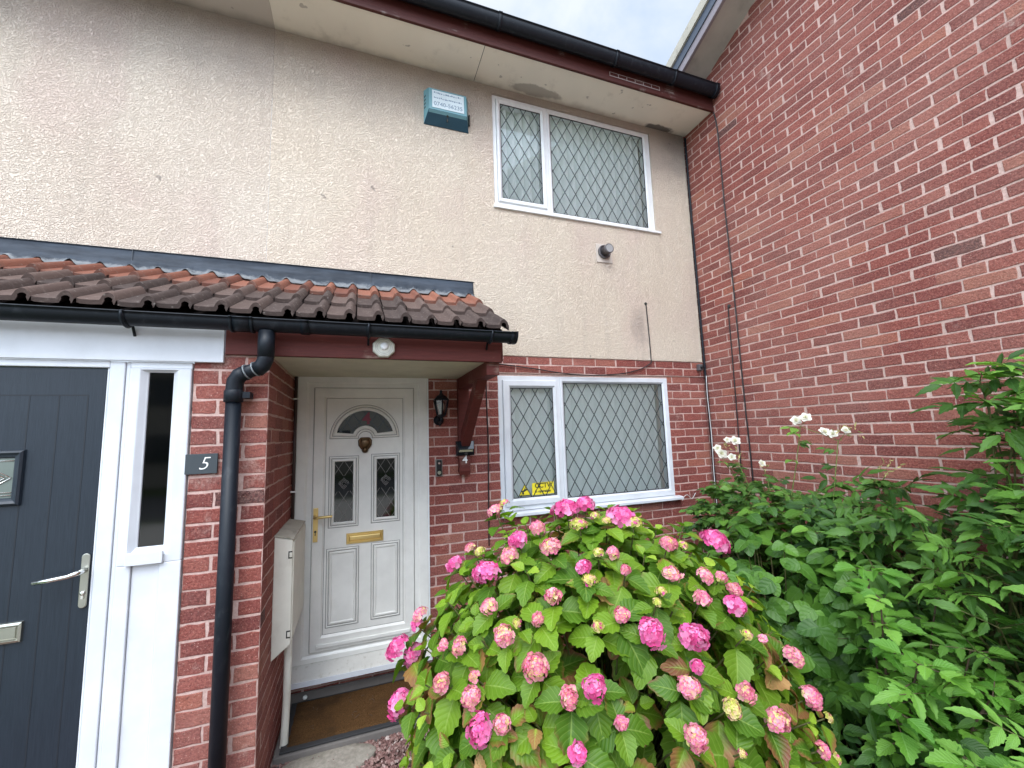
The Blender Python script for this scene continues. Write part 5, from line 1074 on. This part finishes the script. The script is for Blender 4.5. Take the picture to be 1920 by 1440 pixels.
# broad-leaved shrub
bro = thing('broadleaf_shrub', 'shrub with smooth rounded green leaves behind the right side of the hydrangea', 'shrub', (-.9, -1.3, 0))
fb2 = Foliage([leaf(.095, .078, 3, 8, 'round', .18, dr, .0, .01, s_) for s_, dr in ((0, .22), (1, .4), (2, .1))]); sb = MB(); r_ = np.random.default_rng(15)
for C_, R__, n in (((-.95, -1.35, .62), (.48, .52, .66), 210), ((-.70, -1.75, .55), (.42, .45, .62), 110), ((-.42, -.85, .62), (.36, .5, .55), 90)):
    for p, d in inside_samples(r_, C_, R__, n, .62):
        n_ = unit(d+np.array((-.3, -.3, .6)))
        for q in range(4):
            an = q*1.7+r_.random(); a = unit(np.cross(n_, (.3, .2, .9))); b = np.cross(n_, a); dd = unit(math.cos(an)*a+math.sin(an)*b+n_*.1+np.array((0, 0, -.25)))
            fb2.add(p-n_*.02*q, dd, unit(n_+r_.normal(0, .2, 3)), r_.uniform(.7, 1.2), None, float(r_.uniform(0, .95)))
        if r_.random() < .5: stem_to(sb, (C_[0]+r_.normal(0, .05), C_[1]+r_.normal(0, .05), 0), p, .007, .0025, .1)
fb2.build('foliage', M_broad, bro); sb.build('stems', M_stem, bro)

# bramble
bra = thing('bramble', 'light green bramble with toothed leaflets and brown canes right of the hydrangea', 'bramble', (-1.2, -2.1, 0))
fr2 = Foliage([leaf(.075, .055, 3, 12, 'ovate', .35, .22, .13, .02, s_) for s_ in range(3)]); sr = MB(); r_ = np.random.default_rng(25)
canes = [((-1.05, -1.95, .0), (-1.20, -2.08, 1.02)), ((-1.1, -2.0, 0), (-1.32, -2.25, .86)), ((-1.0, -2.1, 0), (-1.08, -2.30, .88)), ((-1.15, -2.2, 0), (-1.38, -2.42, .62)), ((-1.0, -1.9, 0), (-1.05, -1.95, 1.08)), ((-1.2, -2.2, 0), (-1.25, -2.52, .60)), ((-1.1, -2.1, 0), (-1.42, -2.20, .70)), ((-1.1, -2.1, 0), (-1.16, -2.38, .78)), ((-1.1, -2.3, 0), (-1.30, -2.60, .42)), ((-.95, -2.0, 0), (-.95, -2.15, 1.0)), ((-1.1, -2.3, 0), (-1.48, -2.40, .46)), ((-1.0, -2.3, 0), (-1.05, -2.6, .52))]
for b_, t_ in canes:
    pts = stem_to(sr, b_, t_, .006, .003, .12, 8, 6)
    for k_ in range(2, len(pts)):
        for q in range(3):
            an = r_.uniform(0, 6.28); d2 = unit((math.cos(an)-.25, math.sin(an)-.25, r_.uniform(.0, .5))); p = np.array(pts[k_]); n_ = unit((-.2-.2*d2[0], -.3-.2*d2[1], 1)); L_ = r_.uniform(.04, .07)
            compound(fr2, p, d2, n_, L_, 1, r_.uniform(.7, 1.1), r_, float(r_.uniform(0, .95)), sr, 1.25)
fr2.build('foliage', M_bram, bra); sr.build('canes', M_twig, bra)

# low undergrowth at the bottom right
ug = thing('undergrowth', 'low dark leafy undergrowth at the foot of the elder in the bottom right corner', 'plants', (-1.3, -2.8, 0))
fu2 = Foliage([leaf(.085, .05, 3, 8, 'ovate', .25, dr, .06, .01, s_) for s_, dr in ((0, .25), (1, .4))]+[leaf(.10, .034, 3, 8, 'lance', .25, .3, .05, .01, 4)]); su = MB(); r_ = np.random.default_rng(35)
for C_, R__, n in (((-1.35, -2.75, .10), (.55, .6, .38), 240), ((-.9, -2.3, .3), (.6, .8, .4), 220), ((-1.35, -1.95, .15), (.4, .5, .35), 120)):
    for p, d in inside_samples(r_, C_, R__, n, .5, .02):
        n_ = unit(d+np.array((-.2, -.3, .8)))
        for q in range(4):
            dd = unit(np.cross(n_, r_.normal(0, 1, 3))+n_*.15+np.array((0, 0, -.15))); fu2.add(p+dd*.01, dd, unit(n_+r_.normal(0, .2, 3)), r_.uniform(.7, 1.15), None, float(r_.uniform(0, .8)))
        if r_.random() < .3: stem_to(su, (C_[0]+r_.normal(0, .1), C_[1]+r_.normal(0, .1), 0), p, .004, .002, .1)
fu2.build('foliage', M_eld, ug); su.build('stems', M_stem, ug)

# rose bush
ros = thing('rose_bush', 'climbing rose with small white blooms in the corner by the brick gable', 'rose bush', (-.5, -.8, 0))
fr3 = Foliage([leaf(.052, .034, 3, 8, 'ovate', .22, dr, .07, .01, s_) for s_, dr in ((0, .2), (1, .35))]); sr3 = MB(); r_ = np.random.default_rng(45)
RB = [(-.5,-.578,1.596,.026),(-.5,-.612,1.553,.034),(-.5,-.762,1.66,.030),(-.49,-.679,1.668,.020),(-.5,-.717,1.531,.024),(-.5,-.982,1.495,.022),(-.5,-1.28,1.802,.026),(-.5,-1.349,1.818,.028),(-.5,-1.46,1.72,.027),(-.5,-1.514,1.709,.022),(-.5,-1.589,1.731,.020),(-.5,-1.39,1.261,.020)]
def rose(pos, rad, parent, seed):
    r_ = np.random.default_rng(seed); V = []; F = []; Cc = []; n_ = unit((-.45+r_.normal(0, .2), -.6+r_.normal(0, .2), .55)); a = unit(np.cross(n_, (.3, .2, .9))); b = np.cross(n_, a)
    for ring, (cnt, tilt, sz) in enumerate(((5, 1.12, 1.0), (6, .78, .88), (5, .45, .68), (4, .18, .48))):
        for q in range(cnt):
            an = q*2*math.pi/cnt+ring*.6+r_.normal(0, .12); out = math.cos(an)*a+math.sin(an)*b; sv = np.cross(n_, out); k0 = len(V)
            for j in range(4):
                t = j/3
                for i in range(-2, 3):
                    u = i/2; w_ = rad*sz*.62*math.sin(math.pi*(.12+.76*t)**.8); l_ = rad*sz*t; th_ = tilt*(.4+.6*t); p = np.array(pos)+out*(l_*math.sin(th_)-u*u*rad*.10)+n_*(l_*math.cos(th_)*.8)+sv*u*w_+r_.normal(0, .0006, 3)
                    V.append(tuple(p)); g_ = .95-.05*(1-t)*(ring > 1); Cc.append((.86*g_, .83*g_, (.72 if ring < 2 else .62)*g_))
            F += [(k0+j*5+i, k0+j*5+i+1, k0+(j+1)*5+i+1, k0+(j+1)*5+i) for j in range(3) for i in range(4)]
    return build_cols('rose_bloom', V, F, Cc, M_petal, parent)
for i, (x_, y_, z_, rd) in enumerate(RB):
    rose((x_, y_, z_), rd*1.6, ros, 300+i)
dryc = []
sp_ = Foliage([leaf(.022, .008, 2, 4, 'lance', .2, .3, 0, 0, 1)])
for c_, n in (((-.5, -.66, 1.61), 16), ((-.5, -.80, 1.56), 12), ((-.5, -1.55, 1.72), 12), ((-.5, -1.64, 1.73), 14), ((-.5, -1.774, 1.51), 16), ((-.5, -1.02, 1.48), 8), ((-.5, -1.80, 1.53), 12), ((-.5, -1.38, 1.26), 10)):
    for _ in range(n):
        d = unit(r_.normal(0, 1, 3)+np.array((0, 0, .3))); sp_.add(np.array(c_)+d*.02+r_.normal(0, .012, 3), d, r_.normal(0, 1, 3), r_.uniform(.8, 1.5), None, r_.random())
sp_.build('dried_sepals', simple('dry_sepal', (.42,.36,.14), .8), ros)['kind'] = 'stuff'
base = np.array((-.42, -.9, .0)); clusters = [((-.5,-.64,1.50), (-.45,-.8,1.2)), ((-.5,-.78,1.48), (-.45,-.85,1.15)), ((-.5,-1.31,1.77), (-.5,-1.18,1.25)), ((-.5,-1.54,1.67), (-.5,-1.45,1.2)), ((-.5,-1.0,1.45), (-.45,-1.0,1.2)), ((-.5,-1.774,1.48), (-.45,-1.6,1.2))]
for tp, md in clusters:
    pts = [base, base+(np.array(md)-base)*.5+np.array((0, 0, .05)), np.array(md), (np.array(md)+np.array(tp))/2+r_.normal(0, .01, 3), np.array(tp)]
    sr3.tube([tuple(p) for p in pts], [.006, .005, .004, .003, .0025], 6, 0, False)
    for x_, y_, z_, rd in RB:
        p = np.array((x_, y_, z_)); 
        if np.linalg.norm(p-np.array(tp)) < .16: sr3.tube([tuple(tp), tuple((p+np.array(tp))/2+np.array((0, 0, -.01))), tuple(p-np.array((0, 0, rd*.4)))], .0018, 5, 0, False)
    for k_ in range(7):
        t = r_.random(); p = np.array(md)+(np.array(tp)-np.array(md))*t; an = r_.uniform(0, 6.28); d2 = unit((math.cos(an)-.2, math.sin(an)-.2, .3)); compound(fr3, p, d2, unit((-.3, -.3, 1)), r_.uniform(.05, .08), 2, r_.uniform(.8, 1.15), r_, float(r_.uniform(.1, .95)), sr3)
for C_, R__, n in (((-.48, -.95, 1.02), (.34, .62, .34), 130), ((-.45, -1.35, 1.05), (.28, .42, .26), 60), ((-.42, -.55, 1.0), (.32, .32, .26), 46)):
    for p, d in inside_samples(r_, C_, R__, n, .5, .3):
        for q in range(2):
            an = r_.uniform(0, 6.28); d2 = unit(np.array((math.cos(an), math.sin(an), .15))+d*.6); compound(fr3, p, d2, unit((-.3+d[0]*.3, -.4+d[1]*.3, 1)), r_.uniform(.05, .08), 2, r_.uniform(.8, 1.25), r_, float(r_.uniform(0, .93)), sr3)
        if r_.random() < .35: stem_to(sr3, tuple(base+r_.normal(0, .04, 3)*np.array((1, 1, 0))), p, .004, .002, .1)
fr3.build('foliage', M_rose, ros); sr3.build('stems', M_gstem, ros)
